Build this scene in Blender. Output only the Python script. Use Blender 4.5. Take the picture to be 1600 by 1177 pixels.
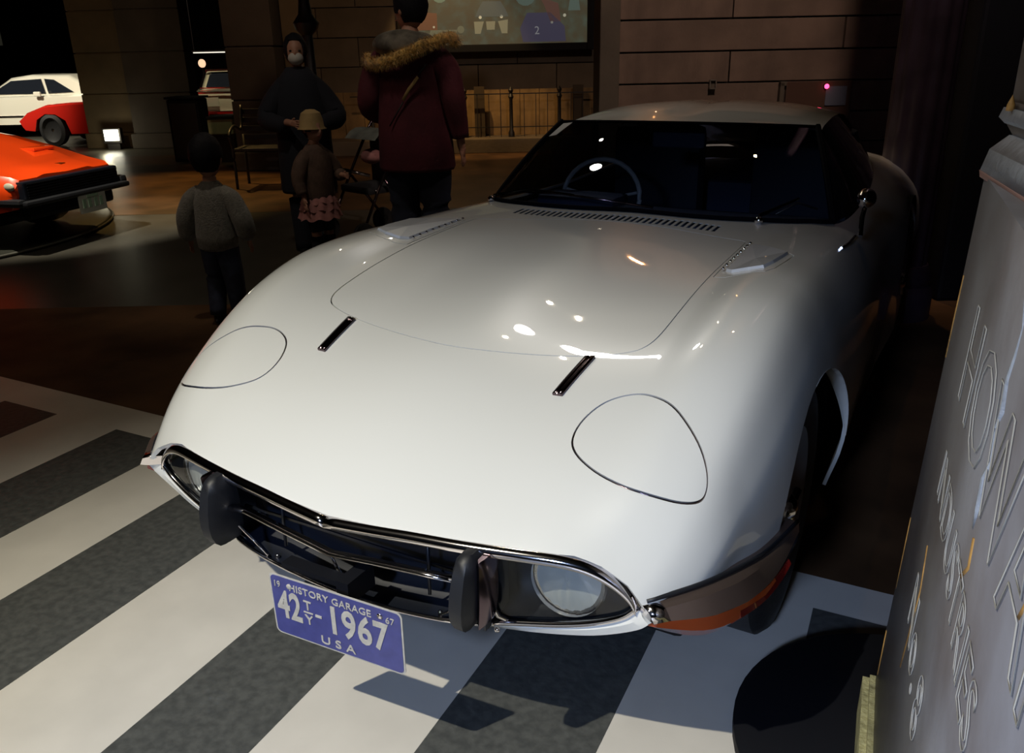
import bpy, bmesh, math, random
from mathutils import Vector, Matrix, noise
from mathutils.geometry import delaunay_2d_cdt
random.seed(7)
for o in list(bpy.data.objects): bpy.data.objects.remove(o, do_unlink=True)
scn = bpy.context.scene
COL = scn.collection
# ------------------------------------------------------------------ camera
def cam_axes(yaw, pitch, roll):
    f = Vector((math.sin(yaw)*math.cos(pitch), math.cos(yaw)*math.cos(pitch), -math.sin(pitch)))
    r = Vector((math.cos(yaw), -math.sin(yaw), 0)); u = r.cross(f)
    return math.cos(roll)*r+math.sin(roll)*u, -math.sin(roll)*r+math.cos(roll)*u, f
CAM = Vector((1.02912, -1.05945, 1.33879))
cr, cu, cf = cam_axes(-0.518314, 0.367637, -0.021406)
cd = bpy.data.cameras.new('camera'); cam = bpy.data.objects.new('camera', cd); COL.objects.link(cam)
m = Matrix((cr, cu, -cf)).transposed().to_4x4(); m.translation = CAM
cam.matrix_world = m
cd.sensor_width = 36.0; cd.lens = 1310.11/1600*36.0; cd.clip_start = .02; cd.clip_end = 100
scn.camera = cam
# ------------------------------------------------------------------ world, exposure
w = bpy.data.worlds.new('world'); scn.world = w; w.use_nodes = True
w.node_tree.nodes['Background'].inputs[0].default_value = (.045, .05, .075, 1)
w.node_tree.nodes['Background'].inputs[1].default_value = .10
vs = scn.view_settings
vs.view_transform = 'Standard'; vs.look = 'None'; vs.gamma = 1; vs.exposure = 0; vs.use_curve_mapping = False
# ------------------------------------------------------------------ lamps (museum spotlights and added fill lights)
# hall frame: lateral / depth axes of the building
HL = Vector((.86866, .49542, 0)); HD = Vector((-.49542, .86866, 0)); HO = Vector((CAM.x, CAM.y, 0))
def hall(lat, dep, z=0): return HO + HL*lat + HD*dep + Vector((0, 0, z))
HROT = math.atan2(.49542, .86866)
def spot(loc, tgt, power, color, size=.04, cone=60, blend=.5):
    l = bpy.data.lights.new('spotlight', 'SPOT'); l.energy = power; l.color = color
    l.shadow_soft_size = size; l.spot_size = math.radians(cone); l.spot_blend = blend
    o = bpy.data.objects.new('spotlight', l); COL.objects.link(o); o.location = loc
    o.rotation_euler = (Vector(tgt)-Vector(loc)).to_track_quat('-Z', 'Y').to_euler(); return o
def area(loc, tgt, power, color, sx=1, sy=1):
    l = bpy.data.lights.new('area_light', 'AREA'); l.energy = power; l.color = color
    l.shape = 'RECTANGLE'; l.size = sx; l.size_y = sy
    o = bpy.data.objects.new('area_light', l); COL.objects.link(o); o.location = loc
    o.rotation_euler = (Vector(tgt)-Vector(loc)).to_track_quat('-Z', 'Y').to_euler(); return o
def point(loc, power, color, size=.03):
    l = bpy.data.lights.new('point_light', 'POINT'); l.energy = power; l.color = color; l.shadow_soft_size = size
    o = bpy.data.objects.new('point_light', l); COL.objects.link(o); o.location = loc; return o
WARM = (1, .86, .62); AMBER = (1, .62, .25); COOL = (.62, .74, 1)
spot((-.95, -2.6, 4.5), (.02, -.80, .0), 1020, (1, .94, .78), .03, 54, 1.0)       # key on the car's nose
spot((.72, -3.6, 2.15), (.42, -.15, .1), 360, (.46, .62, 1), .22, 42, .8)          # cool fill over the crossing
spot((-.6, -2.2, 2.3), (1.06, -.1, .85), 34, (.72, .80, 1), .08, 26)                # added fill to brighten the lettered cabinet, no real lamp
spot((-2.15, 3.65, 4.2), (0, .9, .7), 14, WARM, .028, 80)                        # ceiling spots mirrored in the bonnet and windscreen
spot((-.90, 2.155, 2.3), (.1, 1.2, .7), 9, (1, .96, .90), .044, 80)
spot((-2.24, 5.0, 4.2), (0, 1.2, .7), 12, WARM, .024, 80)
spot((-4.1, 10.5, 4.2), (0, 1.4, .8), 25, WARM, .05, 60)
spot((-2.67, 8.1, 4.2), (0.2, 1.2, .8), 10, (1, .42, .14), .012, 60)
spot((-.02, 3.17, 4.2), (.3, 1.8, 1.0), 9, (1, .62, .3), .03, 50)
spot(hall(-1.0, 11.6, 3.8), hall(-.65, 13, .6), 420, AMBER, .05, 50)             # glow on the far fence
spot(hall(-4.1, 10.5, 3.6), hall(-4.0, 9.3, 0), 330, (1, .6, .18), .05, 60)      # amber pool on the floor
spot(hall(2.1, 5.6, 3.2), hall(2.0, 4.6, 0), 30, (1, .55, .18), .05, 40)         # amber pool behind the coupe
spot(hall(-3.6, 5.2, 4.2), hall(-3.9, 7.0, .6), 1050, (1, .9, .72), .04, 36)      # on the orange car
spot(hall(-9.5, 13, 4.2), hall(-8.2, 16.6, .6), 1700, (1, .92, .74), .05, 44)    # on the far white coupe
spot(hall(-3.9, 11.4, 3.4), hall(-3.95, 12.1, .5), 26, (.9, 1, .6), .05, 22)  # added light to lift the pale display step, no real lamp
spot(hall(-5.2, 15.9, 4.4), hall(-5.7, 17.2, .9), 420, WARM, .05, 80)            # on the far saloon
spot(hall(-1.5, 3.5, 4.2), hall(-1.4, 5.7, 1.0), 58, (1, .86, .70), .06, 60)              # on the visitors
spot(hall(-3.6, 2.2, 4.2), hall(-3.0, 5.2, 0), 38, (1, .74, .52), .08, 80)        # wash on the near floor
spot(hall(1.6, 3.2, 4.6), hall(1.9, 6.8, 1.3), 260, (1, .76, .64), .06, 75)       # on the block wall
spot(hall(-1.5, 8.0, 4.6), hall(-1.2, 13.1, 1.6), 150, (1, .62, .35), .08, 80)    # on the back wall
spot(hall(1.0, 2.4, 2.6), hall(2.03, 4.3, 1.9), 7, (.55, .45, 1), .05, 22)         # added light to tint the column's edge violet, no real lamp
spot(hall(-6.4, 9.0, 4.6), hall(-6.2, 14.4, 1.2), 110, (1, .66, .35), .08, 60)    # on the left pillars
# ------------------------------------------------------------------ materials
def mat(name, color, rough=.5, metal=0, coat=0, coat_rough=.03, noise_amt=0, noise_scale=8, bump=0, bump_scale=60,
        emit=None, estr=0, spec=.5, sheen=0, col2=None):
    m = bpy.data.materials.new(name); m.use_nodes = True; nt = m.node_tree; b = nt.nodes['Principled BSDF']
    b.inputs['Base Color'].default_value = (*color, 1); b.inputs['Roughness'].default_value = rough
    b.inputs['Metallic'].default_value = metal; b.inputs['Coat Weight'].default_value = coat
    b.inputs['Coat Roughness'].default_value = coat_rough; b.inputs['Specular IOR Level'].default_value = spec
    b.inputs['Sheen Weight'].default_value = sheen
    tc = nt.nodes.new('ShaderNodeTexCoord')
    if noise_amt or col2:
        n = nt.nodes.new('ShaderNodeTexNoise'); n.inputs['Scale'].default_value = noise_scale; n.inputs['Detail'].default_value = 6
        nt.links.new(tc.outputs['Object'], n.inputs['Vector'])
        r = nt.nodes.new('ShaderNodeValToRGB'); r.color_ramp.elements[0].position = .35; r.color_ramp.elements[1].position = .65
        c2 = col2 or tuple(min(1, c*(1+noise_amt)) for c in color)
        c1 = color if col2 else tuple(c*(1-noise_amt) for c in color)
        r.color_ramp.elements[0].color = (*c1, 1); r.color_ramp.elements[1].color = (*c2, 1)
        nt.links.new(n.outputs['Fac'], r.inputs['Fac']); nt.links.new(r.outputs['Color'], b.inputs['Base Color'])
    if bump:
        n = nt.nodes.new('ShaderNodeTexNoise'); n.inputs['Scale'].default_value = bump_scale; n.inputs['Detail'].default_value = 5
        nt.links.new(tc.outputs['Object'], n.inputs['Vector'])
        bp = nt.nodes.new('ShaderNodeBump'); bp.inputs['Strength'].default_value = bump; bp.inputs['Distance'].default_value = .01
        nt.links.new(n.outputs['Fac'], bp.inputs['Height']); nt.links.new(bp.outputs['Normal'], b.inputs['Normal'])
    if emit: b.inputs['Emission Color'].default_value = (*emit, 1); b.inputs['Emission Strength'].default_value = estr
    return m
def glass(name, tint, rough=0.0, base_refl=.06):
    m = bpy.data.materials.new(name); m.use_nodes = True; nt = m.node_tree; nt.nodes.clear()
    out = nt.nodes.new('ShaderNodeOutputMaterial'); mx = nt.nodes.new('ShaderNodeMixShader')
    t = nt.nodes.new('ShaderNodeBsdfTransparent'); t.inputs[0].default_value = (*tint, 1)
    g = nt.nodes.new('ShaderNodeBsdfGlossy'); g.inputs['Roughness'].default_value = rough
    lw = nt.nodes.new('ShaderNodeLayerWeight'); lw.inputs['Blend'].default_value = .5
    pw = nt.nodes.new('ShaderNodeMath'); pw.operation = 'POWER'; pw.inputs[1].default_value = 5; nt.links.new(lw.outputs['Facing'], pw.inputs[0])
    fr = nt.nodes.new('ShaderNodeMath'); fr.operation = 'MULTIPLY_ADD'; fr.inputs[1].default_value = .94; fr.inputs[2].default_value = base_refl; nt.links.new(pw.outputs[0], fr.inputs[0])
    nt.links.new(fr.outputs[0], mx.inputs[0]); nt.links.new(t.outputs[0], mx.inputs[1]); nt.links.new(g.outputs[0], mx.inputs[2])
    nt.links.new(mx.outputs[0], out.inputs[0]); return m
M = {}
M['paint'] = mat('ivory_paint', (.74, .735, .68), .32, coat=1, coat_rough=.02, bump=.0)
M['chrome'] = mat('chrome', (.78, .74, .74), .10, 1)
M['dchrome'] = mat('dark_chrome', (.15, .11, .125), .14, 1)
M['rubber'] = mat('black_rubber', (.008, .009, .012), .5, bump=.05)
M['seal'] = mat('black_seal', (.003, .003, .005), .8, spec=.08)
M['bumper'] = mat('chrome_brown_reflection_tint', (.42, .31, .26), .30, .9)  # brown reflection of the surroundings put into the base colour
M['black'] = mat('black_paint', (.003, .0035, .006), .7, spec=.2)
M['navy'] = mat('grille_black', (.006, .008, .014), .35)
M['tyre'] = mat('tyre_rubber', (.015, .015, .016), .6, bump=.2)
M['amber'] = mat('amber_lens', (.42, .07, .015), .12, coat=1)
M['red'] = mat('red_lens', (.14, .010, .008), .12, coat=1)
M['glass'] = glass('windscreen_glass', (.62, .66, .72))
M['cover'] = glass('lamp_cover_glass', (.8, .84, .84))
M['side_glass'] = glass('side_glass', (.08, .09, .1))
M['lampglass'] = mat('ribbed_lamp_glass', (.46, .45, .42), .25, .0, coat=1)
M['interior'] = mat('dark_interior', (.06, .075, .13), .7)
M['plate_blue'] = mat('plate_blue', (.055, .06, .22), .4, noise_amt=.12, noise_scale=30)
M['plate_white'] = mat('plate_cream', (.50, .47, .40), .45, noise_amt=.12, noise_scale=60)
M['white_floor'] = mat('white_floor_vinyl', (.60, .57, .51), .35, noise_amt=.05, noise_scale=5, bump=.02)
M['grey_floor'] = mat('charcoal_floor_vinyl', (.055, .058, .056), .45, col2=(.085, .088, .083), noise_scale=45, bump=.15)
M['asphalt'] = mat('asphalt_floor', (.055, .052, .042), .34, noise_amt=.15, noise_scale=3, bump=.04)
M['brown_floor'] = mat('polished_brown_floor', (.085, .042, .018), .38, noise_amt=.45, noise_scale=2.2, bump=.015, bump_scale=12)
M['brown_matte'] = mat('matte_brown_floor', (.085, .044, .020), .62, noise_amt=.45, noise_scale=2.2, bump=.02, bump_scale=12, spec=.25)
M['stone'] = mat('brown_stone', (.16, .105, .075), .75, noise_amt=.22, noise_scale=3, bump=.3, bump_scale=25)
M['stone_dark'] = mat('dark_stone', (.10, .078, .055), .8, noise_amt=.2, noise_scale=2, bump=.3, bump_scale=20)
M['mortar'] = mat('dark_joint', (.02, .015, .012), .9)
M['ceiling'] = mat('black_ceiling', (.01, .01, .01), .9)
M['darkwall'] = mat('black_wall', (.012, .011, .012), .9)
M['iron'] = mat('black_iron', (.012, .011, .012), .45)
M['purple'] = mat('dark_violet_paint', (.035, .022, .034), .4, noise_amt=.3, noise_scale=6)
M['skin'] = mat('skin', (.42, .22, .15), .55)
M['hair'] = mat('black_hair', (.006, .006, .009), .7, bump=.3, bump_scale=120, spec=.2)
def vec(*a): return Vector(a)
# ------------------------------------------------------------------ object helpers
def tag(o, label=None, cat=None, group=None, kind=None):
    if label: o['label'] = label
    if cat: o['category'] = cat
    if group: o['group'] = group
    if kind: o['kind'] = kind
    return o
def empty(name, loc=(0, 0, 0), rz=0, label=None, cat=None, group=None, kind=None):
    o = bpy.data.objects.new(name, None); COL.objects.link(o); o.location = loc; o.rotation_euler = (0, 0, rz)
    o.empty_display_size = .1
    return tag(o, label, cat, group, kind)
def link(name, me, mats, parent=None, smooth=False, loc=None):
    o = bpy.data.objects.new(name, me); COL.objects.link(o)
    if parent: o.parent = parent
    if loc is not None: o.location = loc
    if not isinstance(mats, (list, tuple)): mats = [mats]
    if len(me.materials) == 0:
        for mm in mats: me.materials.append(mm)
    if smooth: me.polygons.foreach_set('use_smooth', [True]*len(me.polygons))
    return o
def obj(name, bm, mats, parent=None, smooth=False, loc=None):
    bmesh.ops.recalc_face_normals(bm, faces=bm.faces[:])
    me = bpy.data.meshes.new(name); bm.to_mesh(me); bm.free()
    o = link(name, me, mats, parent, smooth, loc)
    if smooth and smooth != 'all':
        try: me.set_sharp_from_angle(angle=math.radians(38))
        except Exception: pass
    return o
def bx(bm, c, s, rz=0, bevel=0, mi=0):
    """box centre c, full size s"""
    r = bmesh.ops.create_cube(bm, size=1); vs_ = r['verts']
    bmesh.ops.scale(bm, vec=s, verts=vs_)
    if bevel:
        es = list({e for v in vs_ for e in v.link_edges})
        g = bmesh.ops.bevel(bm, geom=es, offset=bevel, segments=2, affect='EDGES', profile=.6)
        vs_ = list({v for f in g['faces'] for v in f.verts} | {v for v in vs_ if v.is_valid})
    fs = {f for v in vs_ for f in v.link_faces}
    for f in fs: f.material_index = mi
    if rz: bmesh.ops.rotate(bm, cent=(0, 0, 0), matrix=Matrix.Rotation(rz, 3, 'Z'), verts=vs_)
    bmesh.ops.translate(bm, vec=c, verts=vs_)
    return vs_
def frames(pts, closed=False):
    n = len(pts); T = []
    for i in range(n):
        a = pts[(i-1) % n] if (closed or i > 0) else pts[i]; b = pts[(i+1) % n] if (closed or i < n-1) else pts[i]
        d = (b-a); T.append(d.normalized() if d.length > 1e-9 else Vector((0, 0, 1)))
    return T
def tube(bm, pts, rad, n=8, closed=False, caps=True, up=(0, 0, 1), flat=1.0, mi=0):
    """tube along pts; rad number or list; flat scales the 'up' axis radius"""
    pts = [Vector(p) for p in pts]; T = frames(pts, closed); rings = []
    for i, p in enumerate(pts):
        r = rad[i] if isinstance(rad, (list, tuple)) else rad
        u = Vector(up); s = T[i].cross(u)
        if s.length < 1e-4: s = T[i].cross(Vector((0, 1, 0)))
        s.normalize(); u = s.cross(T[i]).normalized()
        rings.append([bm.verts.new(p+s*math.cos(a)*r+u*math.sin(a)*r*flat) for a in [2*math.pi*k/n for k in range(n)]])
    m_ = len(rings)
    for i in range(m_ if closed else m_-1):
        A, B = rings[i], rings[(i+1) % m_]
        for k in range(n):
            f = bm.faces.new((A[k], A[(k+1) % n], B[(k+1) % n], B[k])); f.material_index = mi; f.smooth = True
    if caps and not closed:
        for R in (rings[0], rings[-1]):
            f = bm.faces.new(R); f.material_index = mi
    return rings
def loft(bm, rings, closed_ring=True, cap0=True, cap1=True, mi=0):
    R = [[bm.verts.new(p) for p in ring] for ring in rings]
    n = len(R[0])
    for i in range(len(R)-1):
        for k in range(n if closed_ring else n-1):
            try:
                f = bm.faces.new((R[i][k], R[i][(k+1) % n], R[i+1][(k+1) % n], R[i+1][k])); f.material_index = mi; f.smooth = True
            except ValueError: pass
    if closed_ring:
        if cap0: bm.faces.new(R[0]).material_index = mi
        if cap1: bm.faces.new(R[-1]).material_index = mi
    return R
def prism(bm, poly, z0, z1, mi=0):
    """vertical prism of plan polygon"""
    a = [bm.verts.new((p[0], p[1], z0)) for p in poly]; b = [bm.verts.new((p[0], p[1], z1)) for p in poly]; n = len(poly)
    fs = [bm.faces.new(a[::-1]), bm.faces.new(b)]
    for i in range(n): fs.append(bm.faces.new((a[i], a[(i+1) % n], b[(i+1) % n], b[i])))
    for f in fs: f.material_index = mi
def lathe(bm, prof, n=32, axis='Z', c=(0, 0, 0), mi=0):
    rings = []
    for r, h in prof:
        ring = []
        for k in range(n):
            a = 2*math.pi*k/n; x, y = r*math.cos(a), r*math.sin(a)
            p = {'Z': (x, y, h), 'X': (h, x, y), 'Y': (x, h, y)}[axis]
            ring.append(Vector(p)+Vector(c))
        rings.append(ring)
    return loft(bm, rings, True, prof[0][0] > 1e-5, prof[-1][0] > 1e-5, mi)
def ell(bm, c, r, seg=20, ring=12, rot=None, mi=0):
    g = bmesh.ops.create_uvsphere(bm, u_segments=seg, v_segments=ring, radius=1)['verts']
    bmesh.ops.scale(bm, vec=r, verts=g)
    if rot: bmesh.ops.rotate(bm, cent=(0, 0, 0), matrix=rot, verts=g)
    bmesh.ops.translate(bm, vec=c, verts=g)
    for f in {f for v in g for f in v.link_faces}: f.smooth = True; f.material_index = mi
    return g
def catmull(P, per=8, closed=False):
    P = [Vector(p) for p in P]; out = []; n = len(P)
    for i in range(n if closed else n-1):
        p0 = P[(i-1) % n] if (closed or i > 0) else P[i]*2-P[i+1]
        p1 = P[i]; p2 = P[(i+1) % n]; p3 = P[(i+2) % n] if (closed or i+2 < n) else p2*2-p1
        for k in range(per):
            t = k/per
            out.append(.5*((2*p1)+(p2-p0)*t+(2*p0-5*p1+4*p2-p3)*t*t+(3*p1-p0-3*p2+p3)*t**3))
    if not closed: out.append(P[-1])
    return out
def text_mesh(s, size, depth=.0008, outline=0, bold=0, spacing=1.0, xscale=1.0, align='CENTER'):
    cu_ = bpy.data.curves.new('lettering', 'FONT'); cu_.body = s; cu_.size = size; cu_.align_x = align
    cu_.space_character = spacing; cu_.resolution_u = 3
    if outline: cu_.fill_mode = 'NONE'; cu_.bevel_depth = outline; cu_.bevel_resolution = 0
    else: cu_.extrude = depth; cu_.offset = bold
    o = bpy.data.objects.new('tmp', cu_); COL.objects.link(o)
    dg = bpy.context.evaluated_depsgraph_get(); dg.update()
    me = bpy.data.meshes.new_from_object(o.evaluated_get(dg)); bpy.data.objects.remove(o, do_unlink=True)
    if xscale != 1:
        me.transform(Matrix.Diagonal((xscale, 1, 1, 1)))
    me.materials.clear()
    return me
import bisect
# stations: y, then 9 (x,z)
ST=[
(-.15,[(0,.385),(.20,.380),(.36,.365),(.45,.345),(.50,.31),(.53,.28),(.54,.25),(.53,.22),(.50,.19)]),
(0.0,[(0,.497),(.27,.492),(.42,.475),(.51,.450),(.565,.415),(.585,.38),(.585,.33),(.565,.28),(.53,.24)]),
(.10,[(0,.560),(.30,.552),(.46,.540),(.55,.516),(.622,.478),(.655,.420),(.645,.355),(.615,.29),(.57,.24)]),
(.20,[(0,.612),(.30,.606),(.47,.606),(.58,.598),(.655,.563),(.70,.495),(.695,.40),(.665,.30),(.62,.23)]),
(.35,[(0,.672),(.30,.668),(.47,.680),(.59,.693),(.675,.665),(.725,.580),(.742,.46),(.725,.33),(.68,.22)]),
(.50,[(0,.716),(.30,.713),(.48,.738),(.60,.768),(.685,.742),(.740,.650),(.770,.50),(.765,.35),(.72,.21)]),
(.70,[(0,.757),(.30,.754),(.48,.784),(.595,.825),(.685,.805),(.745,.710),(.785,.53),(.79,.36),(.75,.20)]),
(.90,[(0,.787),(.30,.784),(.48,.812),(.595,.844),(.685,.820),(.745,.730),(.792,.54),(.80,.36),(.76,.20)]),
(1.15,[(0,.812),(.30,.810),(.48,.826),(.60,.840),(.685,.812),(.745,.725),(.788,.54),(.795,.36),(.76,.20)]),
(1.45,[(0,.832),(.30,.829),(.48,.832),(.60,.833),(.685,.803),(.745,.715),(.782,.54),(.785,.36),(.755,.20)]),
(1.80,[(0,.848),(.30,.845),(.48,.835),(.60,.820),(.685,.785),(.738,.70),(.768,.54),(.772,.36),(.75,.20)]),
(2.30,[(0,.87),(.30,.865),(.50,.842),(.60,.812),(.665,.775),(.715,.70),(.748,.54),(.752,.36),(.75,.20)]),
(2.90,[(0,.90),(.30,.895),(.48,.862),(.58,.835),(.655,.79),(.715,.71),(.750,.55),(.752,.36),(.76,.20)]),
(3.40,[(0,.89),(.30,.88),(.46,.85),(.56,.82),(.64,.77),(.705,.69),(.738,.55),(.738,.38),(.74,.24)]),
(3.85,[(0,.83),(.28,.82),(.44,.80),(.55,.77),(.64,.72),(.70,.64),(.725,.53),(.71,.42),(.66,.33)]),
(4.12,[(0,.72),(.24,.715),(.38,.70),(.48,.68),(.57,.65),(.62,.59),(.64,.52),(.62,.45),(.58,.40)]),
]
YS=[s[0] for s in ST]
def _pchip(xs,ys):
    n=len(xs);h=[xs[i+1]-xs[i] for i in range(n-1)];d=[(ys[i+1]-ys[i])/h[i] for i in range(n-1)]
    m=[0]*n;m[0]=d[0];m[-1]=d[-1]
    for i in range(1,n-1):
        m[i]=(d[i-1]*h[i]+d[i]*h[i-1])/(h[i]+h[i-1])
    return m
SCOL=[]
for j in range(9):
    for k in range(2):
        v=[s[1][j][k] for s in ST]; SCOL.append((v,_pchip(YS,v)))
def _row(y):
    i=min(max(bisect.bisect_right(YS,y)-1,0),len(YS)-2)
    h=YS[i+1]-YS[i];t=(y-YS[i])/h
    a=2*t**3-3*t*t+1;b=t**3-2*t*t+t;c=-2*t**3+3*t*t;d=t**3-t*t
    o=[]
    for v,m in SCOL: o.append(a*v[i]+b*h*m[i]+c*v[i+1]+d*h*m[i+1])
    return [(o[2*j],o[2*j+1]) for j in range(9)]
# s param: arc knots (fixed)
K=[0,.30,.48,.60,.69,.79,.94,1.10,1.26]
_c={}
def S(s,y):
    """s signed lateral parameter, y along car"""
    sg=1 if s>=0 else -1; a=abs(s)
    key=round(y,5)
    if key not in _c: 
        P=_row(y)
        _c[key]=(P,)
    P,=_c[key]
    Q=[(-P[1][0],P[1][1])]+P; KK=[-K[1]]+K
    i=1
    while i<len(K)-1 and a>KK[i+1]: i+=1
    # segment KK[i]..KK[i+1], tangents nonuniform
    n=len(Q)
    def tan(q,c):
        if q==0 or q==n-1:
            p0,p1=(0,1) if q==0 else (n-2,n-1)
            return (Q[p1][c]-Q[p0][c])/(KK[p1]-KK[p0])
        h0=KK[q]-KK[q-1];h1=KK[q+1]-KK[q]
        d0=(Q[q][c]-Q[q-1][c])/h0;d1=(Q[q+1][c]-Q[q][c])/h1
        return (d0*h1+d1*h0)/(h0+h1)
    h=KK[i+1]-KK[i];t=(a-KK[i])/h
    A=2*t**3-3*t*t+1;B=t**3-2*t*t+t;C=-2*t**3+3*t*t;D=t**3-t*t
    r=[A*Q[i][c]+B*h*tan(i,c)+C*Q[i+1][c]+D*h*tan(i+1,c) for c in (0,1)]
    return (sg*r[0],y,r[1])
# ------------------------------------------------------------------ the white coupe: body surface S(s, y) in car axes (= world axes)
def SV(s, y): return Vector(S(s, y))
def SN(s, y):
    e = 2e-3; n = (SV(s+e, y)-SV(s-e, y)).cross(SV(s, y+e)-SV(s, y-e)); n.normalize(); return n
def arch_s(y, yc, r, zc=.31):
    z = zc+math.sqrt(max(0, r*r-(y-yc)**2)); lo, hi = .60, 1.26
    for _ in range(40):
        mdl = (lo+hi)/2
        if S(mdl, y)[2] > z: lo = mdl
        else: hi = mdl
    return (lo+hi)/2
def resample(P, d):
    out = []; n = len(P)
    for i in range(n):
        a = Vector(P[i]); b = Vector(P[(i+1) % n]); L = (b-a).length; k = max(1, int(L/d))
        for j in range(k): out.append(tuple(a+(b-a)*j/k))
    return out
def smooth_loop(P, per=8): return [tuple(v.to_2d()) for v in catmull([(p[0], p[1], 0) for p in P], per, True)]
def offset(P, d):
    """inset polygon (positive = inwards) whatever its winding"""
    n = len(P); A = sum(P[i][0]*P[(i+1) % n][1]-P[(i+1) % n][0]*P[i][1] for i in range(n)); sg = 1 if A > 0 else -1
    out = []
    for i in range(n):
        a = Vector(P[i-1]); b = Vector(P[(i+1) % n]); t = (b-a).normalized(); out.append((P[i][0]-sg*t.y*d, P[i][1]+sg*t.x*d))
    return out
def inside(p, P, bb=None):
    if bb and not (bb[0] <= p[0] <= bb[1] and bb[2] <= p[1] <= bb[3]): return False
    c = False; j = len(P)-1; x, y = p
    for i in range(len(P)):
        xi, yi = P[i]; xj, yj = P[j]
        if (yi > y) != (yj > y) and x < (xj-xi)*(y-yi)/(yj-yi)+xi: c = not c
        j = i
    return c
def bbox(P): return (min(p[0] for p in P), max(p[0] for p in P), min(p[1] for p in P), max(p[1] for p in P))
FRONT = [(0, 0), (.05, .0055), (.10, .0105), (.153, .0155), (.20, .021), (.28, .030), (.366, .040), (.44, .055), (.50, .070), (.537, .080), (.60, .087), (.66, .087), (.697, .083)]
half = FRONT+[(.735, .083), (.770, .090), (.80, .105), (.84, .135), (.90, .19), (.98, .28), (1.05, .36), (1.10, .43)]
YA, RA, YR = .795, .345, 3.125
for k in range(0, 25):
    a = math.pi*(k/24); y = YA-RA*math.cos(a); half.append((arch_s(y, YA, RA), y))
half += [(1.26, 1.16), (1.26, 1.6), (1.26, 2.2), (1.26, 2.76)]
for k in range(0, 21):
    a = math.pi*(k/20); y = YR-RA*math.cos(a); half.append((arch_s(y, YR, RA), y))
half += [(1.26, 3.5), (1.26, 3.8), (1.26, 4.12), (.6, 4.12), (0, 4.12)]
OUT = [(s, y) for s, y in half]+[(-s, y) for s, y in half[-2:0:-1]]
OUT = resample(OUT, .025)
CAB = [(0, 1.575), (.20, 1.562), (.33, 1.570), (.45, 1.590), (.53, 1.615), (.585, 1.66), (.613, 1.72), (.628, 1.80), (.635, 2.0), (.63, 2.4), (.61, 2.8), (.55, 3.2), (.46, 3.55), (.28, 3.78), (0, 3.86)]
CAB = smooth_loop(CAB+[(-s, y) for s, y in CAB[-2:0:-1]], 4)
HOOD = [(0, .470), (.10, .480), (.24, .505), (.33, .519), (.395, .533), (.432, .553), (.450, .60), (.455, .70), (.455, .85), (.455, 1.0), (.455, 1.15), (.453, 1.27), (.445, 1.315), (.40, 1.340), (.30, 1.383), (.186, 1.420), (.09, 1.433), (0, 1.437)]
HOOD = smooth_loop(HOOD+[(-s, y) for s, y in HOOD[-2:0:-1]], 4)
LID = [(.487, .402), (.432, .374), (.404, .312), (.413, .255), (.47, .218), (.56, .199), (.645, .210), (.695, .236), (.699, .266), (.665, .305), (.605, .352), (.545, .387)]
LIDL = smooth_loop(LID, 6); LIDR = [(-s, y) for s, y in LIDL]
HAT = [(.462, 1.29), (.462, 1.10), (.464, .945), (.50, .925), (.55, .915), (.60, .925), (.612, .97), (.615, 1.06), (.615, 1.15), (.55, 1.215)]
HATL = resample(HAT, .02); HATR = [(-s, y) for s, y in HATL]
SL = []
for i in range(34):
    s0 = -.385+i*.0212
    y0 = 1.448+.0*s0-(.035 if s0 > .2 else 0)*(s0-.2)/.15
    SL.append([(s0, y0), (s0+.011, y0-.0006), (s0+.011, y0+.074), (s0, y0+.074)])
loops = {'out': OUT, 'cab': CAB, 'hood_o': HOOD, 'hood_i': offset(HOOD, .0032),
         'lidL_o': LIDL, 'lidL_i': offset(LIDL, .0042), 'lidR_o': LIDR, 'lidR_i': offset(LIDR, .0042),
         'hatL_o': HATL, 'hatL_i': offset(HATL, .003), 'hatR_o': HATR, 'hatR_i': offset(HATR, .003)}
V2, E2 = [], []
def add_loop(P):
    b = len(V2); V2.extend(Vector(p) for p in P); E2.extend((b+i, b+(i+1) % len(P)) for i in range(len(P)))
for P in loops.values(): add_loop(P)
for P in SL: add_loop(P)
ys = [.03+.02*i for i in range(70)]+[1.44+.035*i for i in range(77)]
BBS = {k: bbox(P) for k, P in loops.items()}
for y in ys:
    for i in range(-62, 63):
        s = i*.02
        if y > 1.5 and i % 2: continue
        V2.append(Vector((s, y)))
r = delaunay_2d_cdt(V2, E2, [], 0, 1e-6, False)
cv, cfc = r[0], r[2]
regions = {'body': [], 'hood': [], 'lidL': [], 'lidR': [], 'hatL': [], 'hatR': []}
slbb = [bbox(P) for P in SL]
for f in cfc:
    c = (sum(cv[i][0] for i in f)/3, sum(cv[i][1] for i in f)/3)
    if not inside(c, OUT, BBS['out']) or inside(c, CAB, BBS['cab']): continue
    reg = 'body'
    for k in ('hood', 'lidL', 'lidR', 'hatL', 'hatR'):
        if inside(c, loops[k+'_o'], BBS[k+'_o']):
            reg = k if inside(c, loops[k+'_i'], BBS[k+'_i']) else None; break
    if reg == 'body' and 1.38 < c[1] < 1.54:
        for P, bb in zip(SL, slbb):
            if bb[0] <= c[0] <= bb[1] and bb[2] <= c[1] <= bb[3]: reg = None; break
    if reg: regions[reg].append(f)
P3, N3 = {}, {}
def p3(i):
    if i not in P3: P3[i] = SV(cv[i][0], cv[i][1]); N3[i] = SN(cv[i][0], cv[i][1])
    return P3[i]
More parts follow.
